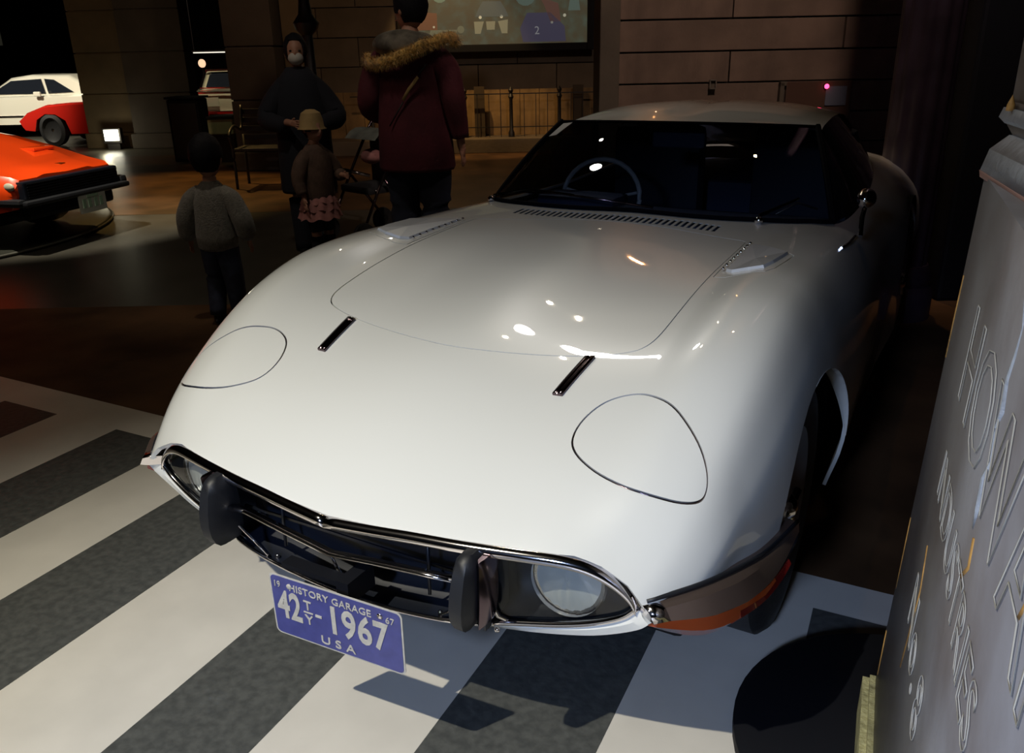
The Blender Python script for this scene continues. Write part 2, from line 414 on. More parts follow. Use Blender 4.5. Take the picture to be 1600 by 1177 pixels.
def panel(name, faces, parent, material, skirt=.010, lift=0, label=None):
    ids = {}; co = []; no = []; F = []
    def g(i):
        if i not in ids: ids[i] = len(co); p = p3(i); co.append(p+N3[i]*lift); no.append(N3[i])
        return ids[i]
    cnt = {}
    for f in faces:
        q = [g(i) for i in f]
        nrm = (co[q[1]]-co[q[0]]).cross(co[q[2]]-co[q[0]])
        if nrm.dot(no[q[0]]) < 0: q = q[::-1]
        F.append(tuple(q))
        for k in range(3):
            e = (q[k], q[(k+1) % 3]); cnt[e] = 1
    nf = len(F)
    bound = [e for e in cnt if (e[1], e[0]) not in cnt]
    base = list(co)
    for a, b in bound:
        sk_ = .0025 if 1.36 < base[a].y < 1.54 and abs(base[a].x) < .42 else skirt
        t = (base[b]-base[a]).normalized(); side = t.cross(no[a]).normalized()
        k = len(co); co += [base[a].copy(), base[b].copy(), base[b]-no[b]*sk_, base[a]-no[a]*sk_]; no += [side]*4
        F.append((k+1, k, k+3, k+2))
    me = bpy.data.meshes.new(name); me.from_pydata([tuple(v) for v in co], [], F); me.update()
    me.polygons.foreach_set('use_smooth', [True]*len(F))
    me.normals_split_custom_set_from_vertices([tuple(n) for n in no])
    o = link(name, me, material, parent)
    if label: o['label'] = label
    return o
coupe = empty('sports_coupe', (0, 0, 0), 0, 'ivory white vintage sports coupe parked on the black and white crossing in the foreground', 'car')
panel('body_shell', regions['body'], coupe, M['paint'])
hood = panel('hood', regions['hood'], coupe, M['paint'])
for k in ('lidL', 'lidR'): panel('headlight_lid', regions[k], coupe, M['paint'])
for k in ('hatL', 'hatR'): panel('side_hatch', regions[k], coupe, M['paint'])
def on(s, y, h=0): return SV(s, y)+SN(s, y)*h
# dark linings under the shut lines and vents
bm = bmesh.new()
for sgn in (1, -1):
    loft(bm, [[on(sgn*s, y, -.016) for s in (.38, .46, .55, .64, .72)] for y in (.17, .25, .33, .42)], False)
    loft(bm, [[on(sgn*s, y, -.016) for s in (.43, .50, .57, .64)] for y in (.88, 1.0, 1.1, 1.2, 1.32)], False)
loft(bm, [[on(s, y, -.022) for s in [-.5+.05*i for i in range(21)]] for y in [.44+.09*i for i in range(13)]], False)
obj('engine_bay_lining', bm, M['black'], coupe)
# raised pads on the side hatches with a row of rivets
padm = mat('pad_reflection_white', (.78, .79, .80), .25, coat=1)  # whiter than the body, standing in for the pad's bluish reflection
for sgn in (1, -1):
    pad = [(.476, 1.262), (.480, 1.12), (.484, .985), (.505, .962), (.55, .948), (.588, .958), (.596, 1.02), (.600, 1.15), (.545, 1.205)]
    bm = bmesh.new()
    loop = smooth_loop(pad, 1)
    top = [on(sgn*s, y, .007) for s, y in offset(loop, .004)]; low = [on(sgn*s, y, -.001) for s, y in loop]
    T_ = [bm.verts.new(p) for p in top]; L_ = [bm.verts.new(p) for p in low]; n = len(T_)
    cen = bm.verts.new(on(sgn*.54, 1.06, .007))
    for i in range(n):
        bm.faces.new((T_[i], T_[(i+1) % n], cen)); bm.faces.new((L_[i], L_[(i+1) % n], T_[(i+1) % n], T_[i]))
    ph = obj('hatch_pad', bm, padm, coupe); ph['label'] = 'raised pad on the side hatch, whitened in place of its reflection'
    bm = bmesh.new()
    for i in range(9):
        t = i/8; ell(bm, on(sgn*(.472+.004*t), 1.268-.275*t, .006), (.0045, .0045, .0045), 8, 6)
    tag(obj('rivet_row', bm, M['chrome'], ph), 'row of bright chrome rivets', kind='stuff')
# tail closure
bm = bmesh.new()
bm.faces.new([bm.verts.new(SV(-1.26+.105*i, 4.12)) for i in range(25)])
obj('tail_panel', bm, M['paint'], coupe)
# hood hinge trims
for sgn in (1, -1):
    bm = bmesh.new(); L = []
    for i in range(9):
        y = .376+(.512-.376)*i/8; s = sgn*.318+.0015*i*(1 if sgn > 0 else -1)
        L.append([on(s-.0115, y, 0), on(s-.0115, y, .006), on(s-.003, y, .0075), on(s, y, .004), on(s+.003, y, .0075), on(s+.0115, y, .006), on(s+.0115, y, 0)])
    loft(bm, L)
    obj('hood_trim', bm, M['dchrome'], coupe)['label'] = 'dark chrome hinge strip at the front edge of the hood'
# ---- nose: bezels, grille, lamps
TOPC = [vec(0, 0, .497), vec(.10, .0105, .501), vec(.19, .0205, .506), vec(.28, .031, .509), vec(.342, .041, .511), vec(.42, .056, .513), vec(.48, .070, .512), vec(.525, .082, .504), vec(.565, .093, .485), vec(.595, .102, .458), vec(.608, .106, .432)]
BOTC = [vec(.608, .106, .432), vec(.585, .104, .408), vec(.55, .100, .388), vec(.505, .094, .370), vec(.45, .086, .355), vec(.39, .076, .343), vec(.34, .066, .334)]
GRB = [vec(.34, .066, .331), vec(.31, .055, .327), vec(.235, .046, .316), (vec(.12, .042, .303)), vec(0, .040, .298)]
def mir(p, sgn): return Vector((p[0]*sgn, p[1], p[2]))
nose_in = vec(0, .006, 0)
for sgn in (1, -1):
    bm = bmesh.new()
    top = catmull([mir(p, sgn) for p in TOPC], 4)
    loft(bm, [[p+vec(0, .008, .005), p+vec(0, -.004, .0045), p+vec(0, -.010, -.002), p+vec(0, -.012, -.012), p+vec(0, -.006, -.017), p+vec(0, .012, -.017)] for p in top])
    obj('upper_bezel', bm, M['chrome'], coupe)['label'] = 'chrome strip along the nose edge above grille and lamp'
    bm = bmesh.new()
    bot = catmull([mir(p, sgn) for p in BOTC], 4)
    tube(bm, [p+vec(0, -.003, 0) for p in bot], .0065, 8)
    tube(bm, [mir(vec(.350, .044, .498), sgn), mir(vec(.338, .040, .45), sgn), mir(vec(.336, .046, .40), sgn), mir(vec(.348, .062, .352), sgn), mir(vec(.375, .074, .336), sgn)], .005, 8)
    obj('lamp_bezel', bm, M['chrome'], coupe)
    # glass cover over fog lamp
    bm = bmesh.new(); rows = []
    N = 20
    tp = catmull([mir(p, sgn) for p in TOPC[4:]], 4); bt = catmull([mir(p, sgn) for p in BOTC[::-1]], 4)
    def samp(C, t):
        x = t*(len(C)-1); i = min(int(x), len(C)-2); return C[i].lerp(C[i+1], x-i)
    for i in range(N+1):
        t = i/N; a = samp(tp, t); b = samp(bt, t); rows.append([a.lerp(b, j/8)+vec(0, -.010*math.sin(math.pi*j/8)*math.sin(math.pi*min(1, t*1.0+.05)), 0)+vec(0, .002, 0) for j in range(9)])
    loft(bm, rows, False)
    obj('lamp_cover', bm, M['cover'], coupe, True)['label'] = 'clear glass cover over the fog lamp'
    # dark recess
    bm = bmesh.new()
    loft(bm, [[a+vec(0, .004, 0), a+vec(sgn*-.01, .09, -.01), b+vec(sgn*-.01, .09, .01), b+vec(0, .004, 0)] for a, b in [(samp(tp, i/12), samp(bt, i/12)) for i in range(13)]], False)
    bx(bm, (sgn*.335, .08, .415), (.004, .09, .17))
    obj('lamp_recess', bm, M['navy'], coupe)
    # fog lamp
    lc = vec(sgn*.470, .124, .439)
    fl = bmesh.new()
    lathe(fl, [(0.0, .03), (.05, .022), (.074, 0), (.0765, -.010)], 36, 'Y')
    lampo = obj('fog_lamp', fl, M['dchrome'], coupe, True, lc); lampo.rotation_euler = (math.radians(-8), 0, math.radians(4*sgn)); lampo.scale = (.95, 1, .92)
    bm = bmesh.new(); lathe(bm, [(.0722, -.012), (.0755, -.020), (.0785, -.012), (.0755, -.006), (.0722, -.012)], 40, 'Y')
    obj('rim', bm, M['chrome'], lampo, True)
    bm = bmesh.new()
    # ribbed lens: shallow dome with vertical flutes
    R_ = .0715; rows = []
    for j in range(0, 9):
        rr = R_*j/8; ring = []
        for k in range(72):
            a = 2*math.pi*k/72; x = rr*math.cos(a); z = rr*math.sin(a)
            ring.append(vec(x, -.010-.014*(1-(rr/R_)**2)+.0007*math.cos(x*330), z))
        rows.append(ring)
    loft(bm, rows, True, False, False)
    obj('lens', bm, M['lampglass'], lampo, True)['label'] = 'round ribbed glass lens'
# grille cavity and bars
bm = bmesh.new()
full_top = [mir(p, -1) for p in TOPC[4:0:-1]]+TOPC[:5]
full_bot = [mir(p, -1) for p in GRB[:-1]]+GRB[::-1]
ft = catmull(full_top, 3); fb = catmull(full_bot, 3)
loft(bm, [[samp(ft, i/24)+vec(0, .004, -.012), samp(ft, i/24)+vec(0, .09, -.02), samp(fb, i/24)+vec(0, .09, .01), samp(fb, i/24)+vec(0, .0, 0)] for i in range(25)], False)
obj('grille_cavity', bm, M['navy'], coupe)
bm = bmesh.new()
for x in (-.19, .19): tube(bm, [(x, .070, .48), (x, .066, .345)], .004, 6)
bx(bm, (0, .075, .41), (.62, .004, .006)); tag(obj('inner_bars', bm, M['navy'], coupe), kind='stuff')
MID = [vec(-.305, .020, .436), vec(-.24, .016, .444), vec(-.12, .010, .430), vec(0, .004, .417), vec(.12, .010, .427), vec(.21, .016, .432), vec(.30, .022, .437)]
bm = bmesh.new()
loft(bm, [[p+vec(0, .008, .0045), p+vec(0, -.006, .0045), p+vec(0, -.010, -.001), p+vec(0, -.004, -.006), p+vec(0, .008, -.006)] for p in MID])
obj('grille_bar', bm, M['chrome'], coupe)['label'] = 'chrome horizontal bar across the grille'
bm = bmesh.new()
tube(bm, [vec(0, .002, .415), vec(.004, .012, .38), vec(.012, .024, .345), vec(.022, .036, .312)], .0035, 6)
bm2 = bm
obj('grille_strut', bm2, M['chrome'], coupe)
bm = bmesh.new()
tube(bm, [p+vec(0, -.004, 0) for p in catmull(full_bot, 3)], .0048, 8)
for sgn in (1, -1):
    tube(bm, [mir(vec(.305, .030, .492), sgn), mir(vec(.303, .024, .44), sgn), mir(vec(.300, .034, .388), sgn), mir(vec(.262, .044, .348), sgn), mir(vec(.225, .044, .322), sgn)], .003, 6)
obj('grille_surround', bm, M['chrome'], coupe)
bm = bmesh.new()
for x in (-.30, -.21, .22, .30, .345):
    ell(bm, (x, .045+abs(x)*.05, .318), (.006, .005, .006), 8, 6)
tag(obj('lower_bolts', bm, M['chrome'], coupe), kind='stuff')
# valance under the lamps
bm = bmesh.new()
lip = [vec(.26, .060, .303), vec(.32, .070, .312), vec(.40, .080, .322), (vec(.47, .088, .335)), vec(.53, .095, .350), vec(.58, .100, .370), vec(.615, .098, .392), vec(.633, .092, .412)]
upv = [vec(.26, .052, .318)]+BOTC[::-1][0:1]+BOTC[::-1][1:]
lp2 = catmull(lip, 4); up2 = catmull(upv, 4)
for sgn in (1, -1):
    rows = []
    for i in range(29):
        a = samp(up2, i/28); b = samp(lp2, i/28)
        rows.append([mir(p, sgn) for p in (a+vec(0, .003, 0), a.lerp(b, .5)+vec(0, -.004, .001), b, b+vec(0, .018, -.008), b+vec(-.01, .10, -.012), b+vec(-.02, .3, -.03))])
    bm = bmesh.new(); loft(bm, rows, False); obj('front_valance', bm, M['paint'], coupe, True)
for sgn in (1, -1):
    bm = bmesh.new()
    A_ = [S(sgn*q_, y) for q_, y in ((.697, .083), (.715, .083), (.735, .083), (.752, .086), (.770, .090))]
    B_ = [mir(p, sgn) for p in (vec(.608, .106, .434), vec(.609, .1055, .431), vec(.615, .101, .424), vec(.624, .096, .418), vec(.632, .092, .4125))]
    loft(bm, [[Vector(a), Vector(a).lerp(b, .5), b] for a, b in zip(A_, B_)], False)
    obj('nose_corner', bm, M['paint'], coupe, True)
# over-riders
for sgn in (1, -1):
    bm = bmesh.new(); rows = []
    for z, hw, d0, d1 in ((.510, .010, .012, .0), (.500, .018, .028, -.01), (.478, .022, .040, -.01), (.44, .024, .050, -.01), (.41, .024, .053, -.01), (.385, .023, .050, -.005), (.365, .017, .040, .01), (.350, .008, .025, .02)):
        x = sgn*(.318-.10*(.45-z)*.35); y = .018
        rows.append([vec(x-hw, y+.03, z), vec(x-hw, y-d0*.55, z), vec(x-hw*.55, y-d0, z), vec(x+hw*.55, y-d0, z), vec(x+hw, y-d0*.55, z), vec(x+hw, y+.03, z)])
    loft(bm, rows)
    ov = obj('overrider', bm, M['rubber'], coupe, True); ov['label'] = 'black rubber bumper guard'
    bm = bmesh.new(); rows = []
    for z, hw in ((.505, .006), (.49, .011), (.45, .013), (.41, .013), (.38, .010), (.36, .006)):
        x = sgn*(.346-.10*(.45-z)*.35)
        rows.append([vec(x-hw, .04, z), vec(x-hw*.8, .008, z), vec(x+hw*.3, -.002, z), vec(x+hw, .02, z), vec(x+hw, .05, z)])
    loft(bm, rows)
    obj('overrider_backing', bm, M['dchrome'], ov, True)['label'] = 'chrome backing plate'
# corner bumpers with turn lamps
BT = [vec(.624, .098, .455), vec(.692, .178, .462), vec(.735, .280, .450), vec(.762, .390, .432), vec(.790, .520, .434)]
BB = [vec(.632, .100, .430), vec(.710, .178, .417), vec(.754, .285, .402), vec(.778, .390, .397), vec(.792, .515, .412)]
for sgn in (1, -1):
    T2 = catmull(BT, 5); B2 = catmull(BB, 5); rows = []
    for i in range(len(T2)):
        t = T2[i]; b = B2[i]; o_ = vec(.80, -.60, 0) if i < 6 else vec(1, -.25, 0); o_.normalize(); k = 1.0 if i < 8 else max(.25, 1-.75*(i-8)/12)
        rows.append([mir(p, sgn) for p in (t-o_*.02, t+o_*.008, t.lerp(b, .14)+o_*.026*k, t.lerp(b, .85)+o_*.032*k, b+o_*.014*k, b-o_*.02)])
    bm = bmesh.new(); loft(bm, rows)
    cb = obj('corner_bumper', bm, M['bumper'], coupe, True); cb['label'] = 'chrome corner bumper wrapping the fender'
    bm = bmesh.new(); tube(bm, [mir(p+vec(.004, -.006, .004), sgn) for p in T2], .0045, 6)
    tube(bm, [mir(p+vec(.008, -.008, -.002), sgn) for p in B2], .0045, 6)
    obj('gasket', bm, M['rubber'], cb)
    bm = bmesh.new(); e = rows[0]
    e2 = [p+mir(vec(-.006, -.010, 0), sgn) for p in rows[0]]; loft(bm, [e2, rows[1]])
    obj('end_cap', bm, M['chrome'], cb)
    bm = bmesh.new(); rr = []
    for i in range(0, 15):
        b = B2[i]; t = i/14; h = .060*math.sin(math.pi*min(1, t*.8+.15)); o_ = vec(.8, -.6, 0)
        rr.append([mir(p, sgn) for p in (b-o_*.03, b+o_*.020+vec(0, 0, -.002), b+o_*.022+vec(0, 0, -h*.5), b-o_*.002+vec(0, 0, -h), b-o_*.03+vec(0, 0, -h))])
    loft(bm, rr)
    tl = obj('turn_lamp', bm, M['amber'], coupe, True); tl['label'] = 'orange turn signal lens under the corner bumper'
    bm = bmesh.new(); rr = []
    for i in range(8, 18):
        b = B2[i]; t = (i-8)/9; h = .055*math.cos(t*1.2); o_ = vec(.85, -.5, 0)
        rr.append([mir(p, sgn) for p in (b-o_*.03, b+o_*.018+vec(0, 0, -.004), b+o_*.024+vec(0, 0, -h*.5), b+o_*.002+vec(0, 0, -h), b-o_*.03+vec(0, 0, -h))])
    loft(bm, rr); obj('side_marker', bm, M['red'], tl, True)['label'] = 'red side section of the lens'
# wheels
def wheel(x, y, sgn, rad=.31):
    wv = empty('wheel', (x, y, rad)); wv.parent = coupe
    w_ = .165; bm = bmesh.new()
    lathe(bm, [(rad-.115, -w_*.42), (rad-.07, -w_*.52), (rad-.02, -w_*.48), (rad, -w_*.36), (rad, w_*.36), (rad-.02, w_*.48), (rad-.07, w_*.52), (rad-.115, w_*.42), (rad-.115, -w_*.42)], 48, 'X')
    obj('tyre', bm, M['tyre'], wv, True)
    bm = bmesh.new()
    lathe(bm, [(rad-.112, sgn*w_*.45), (rad-.125, sgn*w_*.35), (rad-.13, -sgn*w_*.3), (rad-.16, -sgn*w_*.32), (.07, sgn*.01), (.05, sgn*.05), (0, sgn*.055)], 40, 'X')
    for k in range(10):
        a = 2*math.pi*k/10; bx(bm, (sgn*.035, math.cos(a)*.12, math.sin(a)*.12), (.012, .03, .03))
    obj('rim', bm, mat('alloy', (.35, .35, .36), .3, 1), wv, True)
    bm = bmesh.new()
    lathe(bm, [(.036, sgn*.045), (.034, sgn*.075), (.018, sgn*.092), (0, sgn*.095)], 20, 'X')
    for k in range(3):
        a = 2*math.pi*k/3+.5; tube(bm, [(sgn*.075, 0, 0), (sgn*.082, math.cos(a)*.055, math.sin(a)*.055)], .010, 6)
    obj('wheel_nut', bm, M['chrome'], wv, True)
    return wv
for sgn in (1, -1): wheel(sgn*.655, YA, sgn); wheel(sgn*.66, YR, sgn)
for sgn in (1, -1):
    bm = bmesh.new(); L_ = []
    for k in range(15):
        a = math.radians(80+k*6.4); y = YA-RA*math.cos(a); s_ = arch_s(y, YA, RA); p = on(sgn*s_, y, .001); wd = .006+.034*math.sin(math.pi*k/14)
        L_.append([p, p+vec(-sgn*wd*.5, -.002, -.001), p+vec(-sgn*wd, .002, .002)])
    loft(bm, L_, False); obj('arch_lip', bm, M['paint'], coupe, True)
bm = bmesh.new()
bx(bm, (0, 2.1, .27), (1.24, 3.5, .16), bevel=.02)
for sgn in (1, -1):
    for yc in (YA, YR):
        loft(bm, [[vec(sgn*x, yc-.40*math.cos(a), .31+.40*math.sin(a)) for a in [math.pi*k/12 for k in range(13)]] for x in (.52, .735)], False)
        bx(bm, (sgn*.52, yc, .45), (.01, .80, .5))
obj('underbody', bm, M['black'], coupe)
# ---- greenhouse
def base_pt(u):         # u in -1..1 along windscreen base
    P_ = [(0, 1.575), (.20, 1.562), (.33, 1.570), (.45, 1.590), (.53, 1.615), (.585, 1.66), (.613, 1.72)]
    a = abs(u)*(len(P_)-1); i = min(int(a), len(P_)-2); t = a-i
    s = P_[i][0]*(1-t)+P_[i+1][0]*t; y = P_[i][1]*(1-t)+P_[i+1][1]*t
    return on(s if u >= 0 else -s, y, .004)
def top_pt(u): a = abs(u); return vec(.482*math.copysign(a, u), 1.962+.074*a**2.4, 1.098-.010*a**2.5)
bm = bmesh.new(); rows = []
for i in range(41):
    u = -1+i/20; a = base_pt(u); b = top_pt(u)
    out = vec(.35*u, -.8, .5).normalized()
    rows.append([a.lerp(b, j/12)+out*.012*math.sin(math.pi*j/12) for j in range(13)])
loft(bm, rows, False)
obj('windscreen', bm, M['glass'], coupe, True)['label'] = 'dark tinted windscreen glass'
bm = bmesh.new()
tube(bm, [base_pt(-1+i/20)+vec(0, 0, .003) for i in range(41)], .0075, 6)
tube(bm, [r_[-1]+vec(0, -.003, -.002) for r_ in rows], .006, 6)
for sgn in (0, -1): tube(bm, [p for p in rows[sgn]], .011, 6)
obj('windscreen_seal', bm, M['seal'], coupe, True)
HWY = [(1.96, .470, 1.098), (2.035, .484, 1.114), (2.12, .484, 1.130), (2.22, .482, 1.141), (2.35, .476, 1.147), (2.6, .462, 1.140), (2.9, .44, 1.105), (3.2, .40, 1.03), (3.5, .36, .955), (3.85, .20, .845)]
def roof_row(k):
    y, hw, zc = HWY[k]; row = []
    for i in range(33):
        u = -1+i/16; a = abs(u); yy = y+(.074*a**2.4 if k == 0 else .05*a**2.4 if k == 1 else .02*a**3)
        z = zc-(.010*a**2.5 if k == 0 else .050*a**3.0)-(.0 if k < 2 or k > 6 else .007*math.exp(-(u/.09)**2)-.002*math.exp(-((a-.22)/.12)**2))
        row.append(vec(u*(.482 if k == 0 else hw), yy, z))
    return row
RR = [roof_row(k) for k in range(len(HWY))]
cols = [catmull([RR[k][i] for k in range(len(RR))], 4) for i in range(33)]
bm = bmesh.new(); loft(bm, cols, False)
rf = obj('roof', bm, M['paint'], coupe, True)
bm = bmesh.new()
for sgn in (1, -1):
    edge = cols[32 if sgn > 0 else 0]; rows = []
    for p in edge:
        y = max(p.y, 1.74); P_ = [(1.72, .613), (1.80, .628), (2.0, .635), (2.4, .63), (2.8, .61), (3.2, .55), (3.55, .45), (3.86, .05)]
        for q in range(len(P_)-1):
            if P_[q][0] <= y <= P_[q+1][0]: break
        t = min(1, max(0, (y-P_[q][0])/(P_[q+1][0]-P_[q][0]))); s = P_[q][1]*(1-t)+P_[q+1][1]*t
        b = on(sgn*s, min(y, 3.86), .002); rows.append([p, p.lerp(b, .35)+vec(sgn*.012, 0, 0), p.lerp(b, .7)+vec(sgn*.010, 0, 0), b])
    b0 = on(sgn*.613, 1.72, .002); rows.insert(0, [rows[0][0], rows[0][0].lerp(b0, .35)+vec(sgn*.006, 0, 0), rows[0][0].lerp(b0, .7)+vec(sgn*.006, 0, 0), b0])
    loft(bm, rows, False)
obj('side_window', bm, M['side_glass'], coupe, True)
# cowl seam, sticker, interior
bm = bmesh.new()
q0, q1, q2, q3 = vec(-.478, 2.022, 1.078), vec(-.444, 2.000, 1.085), vec(-.482, 1.945, 1.016), vec(-.512, 1.965, 1.012)
def ws(u, t):
    a = base_pt(u); b = top_pt(u); return a.lerp(b, t)+vec(.35*u, -.8, .5).normalized()*(.012*math.sin(math.pi*t)+.003)
bm.faces.new([bm.verts.new(p) for p in (ws(-.955, .96), ws(-.865, .975), ws(-.885, .80), ws(-.965, .78))])
obj('inspection_sticker', bm, mat('sticker_white', (.55, .53, .50), .5), coupe)['label'] = 'small white sticker in the upper corner of the windscreen'
bm = bmesh.new()
bx(bm, (0, 2.4, .50), (1.14, 1.6, .04)); bx(bm, (0, 3.3, .62), (1.0, .9, .3), bevel=.03)
obj('cabin_floor', bm, M['interior'], coupe)
bm = bmesh.new(); bx(bm, (0, 1.83, .73), (1.14, .24, .14), bevel=.03); bx(bm, (-.33, 1.90, .81), (.32, .16, .05), bevel=.02)
obj('dashboard', bm, M['interior'], coupe, True)
for x in (-.32, .32):
    bm = bmesh.new(); bx(bm, (x, 2.45, .60), (.44, .46, .14), bevel=.05); bx(bm, (x, 2.72, .80), (.42, .12, .46), bevel=.05)
    obj('seat', bm, mat('seat_leather', (.05, .055, .075), .5), coupe, True)
bm = bmesh.new(); cn = vec(-.325, 2.06, .795); tl_ = math.radians(62)
ring = [cn+vec(math.cos(a)*.165, math.sin(a)*.165*math.cos(tl_)*.45, math.sin(a)*.165*math.sin(tl_)) for a in [2*math.pi*k/28 for k in range(28)]]
tube(bm, ring, .0095, 8, closed=True)
for a in (0.2, 2.94, 4.71): tube(bm, [cn+vec(0, .01, -.01), cn+vec(math.cos(a)*.155, math.sin(a)*.155*.2, math.sin(a)*.155*math.sin(tl_))], .006, 6)
obj('steering_wheel', bm, mat('pale_wheel_rim', (.8, .78, .70), .35), coupe, True)['label'] = 'pale thin-rimmed steering wheel behind the glass'
bm = bmesh.new(); bx(bm, (0, 2.02, 1.03), (.20, .02, .055), bevel=.008); obj('rear_view_mirror', bm, M['interior'], coupe)
# wipers
def wiper(pts, pivot, name='wiper'):
    bm = bmesh.new(); tube(bm, pts, [.006, .005, .004][:len(pts)] if len(pts) <= 3 else .005, 6)
    a = pts[-1]; b = pts[-2]; ell(bm, pivot, (.014, .014, .012), 10, 8)
    wp = obj(name, bm, M['chrome'], coupe, True)
    return wp
w1 = wiper([ws(-.80, .02)+vec(0, -.012, .01), ws(-.52, .14)+vec(0, -.006, .004), ws(-.22, .12)+vec(0, -.006, .004)], ws(-.80, 0)+vec(0, -.02, .004))
bm = bmesh.new(); tube(bm, [ws(-.66, .10)+vec(0, -.004, .002), ws(-.3, .13)+vec(0, -.004, .002), ws(.06, .045)+vec(0, -.004, .002)], .004, 6); obj('wiper_blade', bm, M['dchrome'], w1)
w2 = wiper([ws(.46, .02)+vec(0, -.012, .01), ws(.58, .12)+vec(0, -.006, .004), ws(.72, .20)+vec(0, -.006, .004)], ws(.46, 0)+vec(0, -.02, .004))
bm = bmesh.new(); tube(bm, [ws(.54, .06), ws(.70, .17), ws(.84, .12)], .004, 6); obj('wiper_blade', bm, M['rubber'], w2)
# door mirror
bm = bmesh.new(); ell(bm, (.702, 1.72, .905), (.030, .045, .030), 16, 12); tube(bm, [(.702, 1.73, .885), (.700, 1.70, .85), (.706, 1.66, .80)], .007, 8)
obj('door_mirror', bm, M['chrome'], coupe, True)['label'] = 'small round chrome mirror on the door'
bm = bmesh.new(); tube(bm, [on(.690, 1.44, .003), on(.694, 1.55, .004), on(.690, 1.68, .006)], .004, 6); obj('door_trim', bm, M['chrome'], coupe)
# door shut line, fine chrome at the lid edges
for P in (LIDL, LIDR):
    bm = bmesh.new(); tube(bm, [on(s, y, -.004) for s, y in offset(P, .0021)], .0016, 5, closed=True); obj('lid_seal', bm, M['dchrome'], coupe)
# ---- licence plate (bolted to the car but a plain sheet of its own)
pr_, pu_, pf_ = cam_axes(-.089, -.062, -.048)
plate = empty('licence_plate'); plate.parent = coupe
plate['label'] = 'blue licence plate with cream lettering hung under the grille'
PM = Matrix((pr_, pu_, -pf_)).transposed().to_4x4(); PM.translation = Vector((.052, -.058, .311))
plate.matrix_world = PM
def rrect(w_, h_, r_, n=5):
    P = []
    for cx, cy, a0 in ((w_/2-r_, h_/2-r_, 0), (-w_/2+r_, h_/2-r_, 90), (-w_/2+r_, -h_/2+r_, 180), (w_/2-r_, -h_/2+r_, 270)):
        for k in range(n+1):
            a = math.radians(a0+90*k/n); P.append((cx+r_*math.cos(a), cy+r_*math.sin(a)))
    return P
bm = bmesh.new(); prism(bm, rrect(.305, .152, .012), -.0012, 0); obj('sheet', bm, M['plate_white'], plate)
bm = bmesh.new(); prism(bm, rrect(.297, .144, .010), 0, .0008); obj('field', bm, M['plate_blue'], plate)
def ptext(s, size, x, y, xs=1.0, sp=1.0, bold=0):
    me = text_mesh(s, size, .0006, bold=bold, spacing=sp, xscale=xs)
    o = link('lettering', me, M['plate_white'], plate); o.location = (x, y, .0014); return o
ptext('19', .021, -.134, .046, .85); ptext('HISTORY GARAGE', .0235, -.010, .045, .96, sp=1.03, bold=.0002)
ptext("67", .021, .126, .043, .95)
ptext('42', .094, -.109, -.027, .62, bold=.0022); ptext('T', .032, -.064, .010, .95, bold=.0004); ptext('Y', .032, -.064, -.026, .95, bold=.0004)
bm = bmesh.new(); bx(bm, (-.064, .003, .0014), (.022, .0028, .0012)); obj('bar', bm, M['plate_white'], plate)
bm = bmesh.new(); bx(bm, (-.040, .002, .0014), (.015, .006, .0012)); obj('dash', bm, M['plate_white'], plate)
ptext('1967', .094, .049, -.027, .72, sp=1.05, bold=.0022); ptext('USA', .028, .0, -.064, 1.2, sp=1.6, bold=.0003)
for x_ in (-.104, .104):
    bm = bmesh.new(); lathe(bm, [(.0065, .0006), (.0065, .002), (.003, .0032), (0, .0032)], 12, 'Z', (x_, .054, 0)); obj('bolt', bm, M['plate_white'] if x_ < 0 else M['chrome'], plate)
bm = bmesh.new()
bx(bm, (-.03, -.012, .375), (.16, .03, .012)); bx(bm, (.06, .0, .37), (.03, .08, .05))
obj('plate_bracket', bm, M['black'], coupe)
# ------------------------------------------------------------------ setting
def slab(name, pts, z0, z1, m_, parent=None):
    bm = bmesh.new(); prism(bm, [(p[0], p[1]) for p in pts], z0, z1); o = obj(name, bm, m_, parent); return o
H = hall
floor = slab('floor', [H(-16, -4), H(9, -4), H(9, 27), H(-16, 27)], -.1, 0, M['asphalt']); floor['kind'] = 'structure'
# crossing: white sheet with charcoal stripes laid into it (stripes run along y with a slight lean)
def sx(x0, y): return x0-.065*y
white = slab('white_crossing', [(-3.9, -1.6), (2.2, -1.6), (2.2, 1.045), (-3.9, .885)], 0, .002, M['white_floor'], floor)
white['label'] = 'white painted ground of the crossing'
stripes = [(-3.20, -2.90), (-2.44, -2.10), (-1.745, -1.41), (-1.112, -.785), (-.415, -.133), (.180, .520), (.86, 1.18), (1.52, 1.85)]
for a, b in stripes:
    yt = .752+.035*((a+b)/2+2.1)
    slab('grey_stripe', [(sx(a, -1.6), -1.6), (sx(b, -1.6), -1.6), (sx(b, yt+.013), yt+.012), (sx(a, yt), yt)], .002, .0028, M['grey_floor'], floor)
slab('brown_paving', [H(-7.6, 4.75), H(3.5, 4.75), (3.4, 1.12), (2.2, 1.046), (-3.9, .886), (-5.2, .82)], 0, .0015, M['brown_matte'], floor)
slab('brown_paving', [H(-15, 7.9), H(9, 7.9), H(9, 13.1), H(-15, 13.1)], 0, .0015, M['brown_floor'], floor)
ceil = slab('ceiling', [H(-16, -4), H(9, -4), H(9, 27), H(-16, 27)], 5.2, 5.3, M['ceiling']); ceil['kind'] = 'structure'
for nm, a, b in (('wall_back', (-16, 26.8), (9, 27)), ('wall_left', (-16, -4), (-15.8, 27)), ('wall_right', (8.8, -4), (9, 27)), ('wall_front', (-16, -4.2), (9, -4))):
    o = slab(nm, [H(a[0], a[1]), H(b[0], a[1]), H(b[0], b[1]), H(a[0], b[1])], 0, 5.2, M['darkwall']); o['kind'] = 'structure'
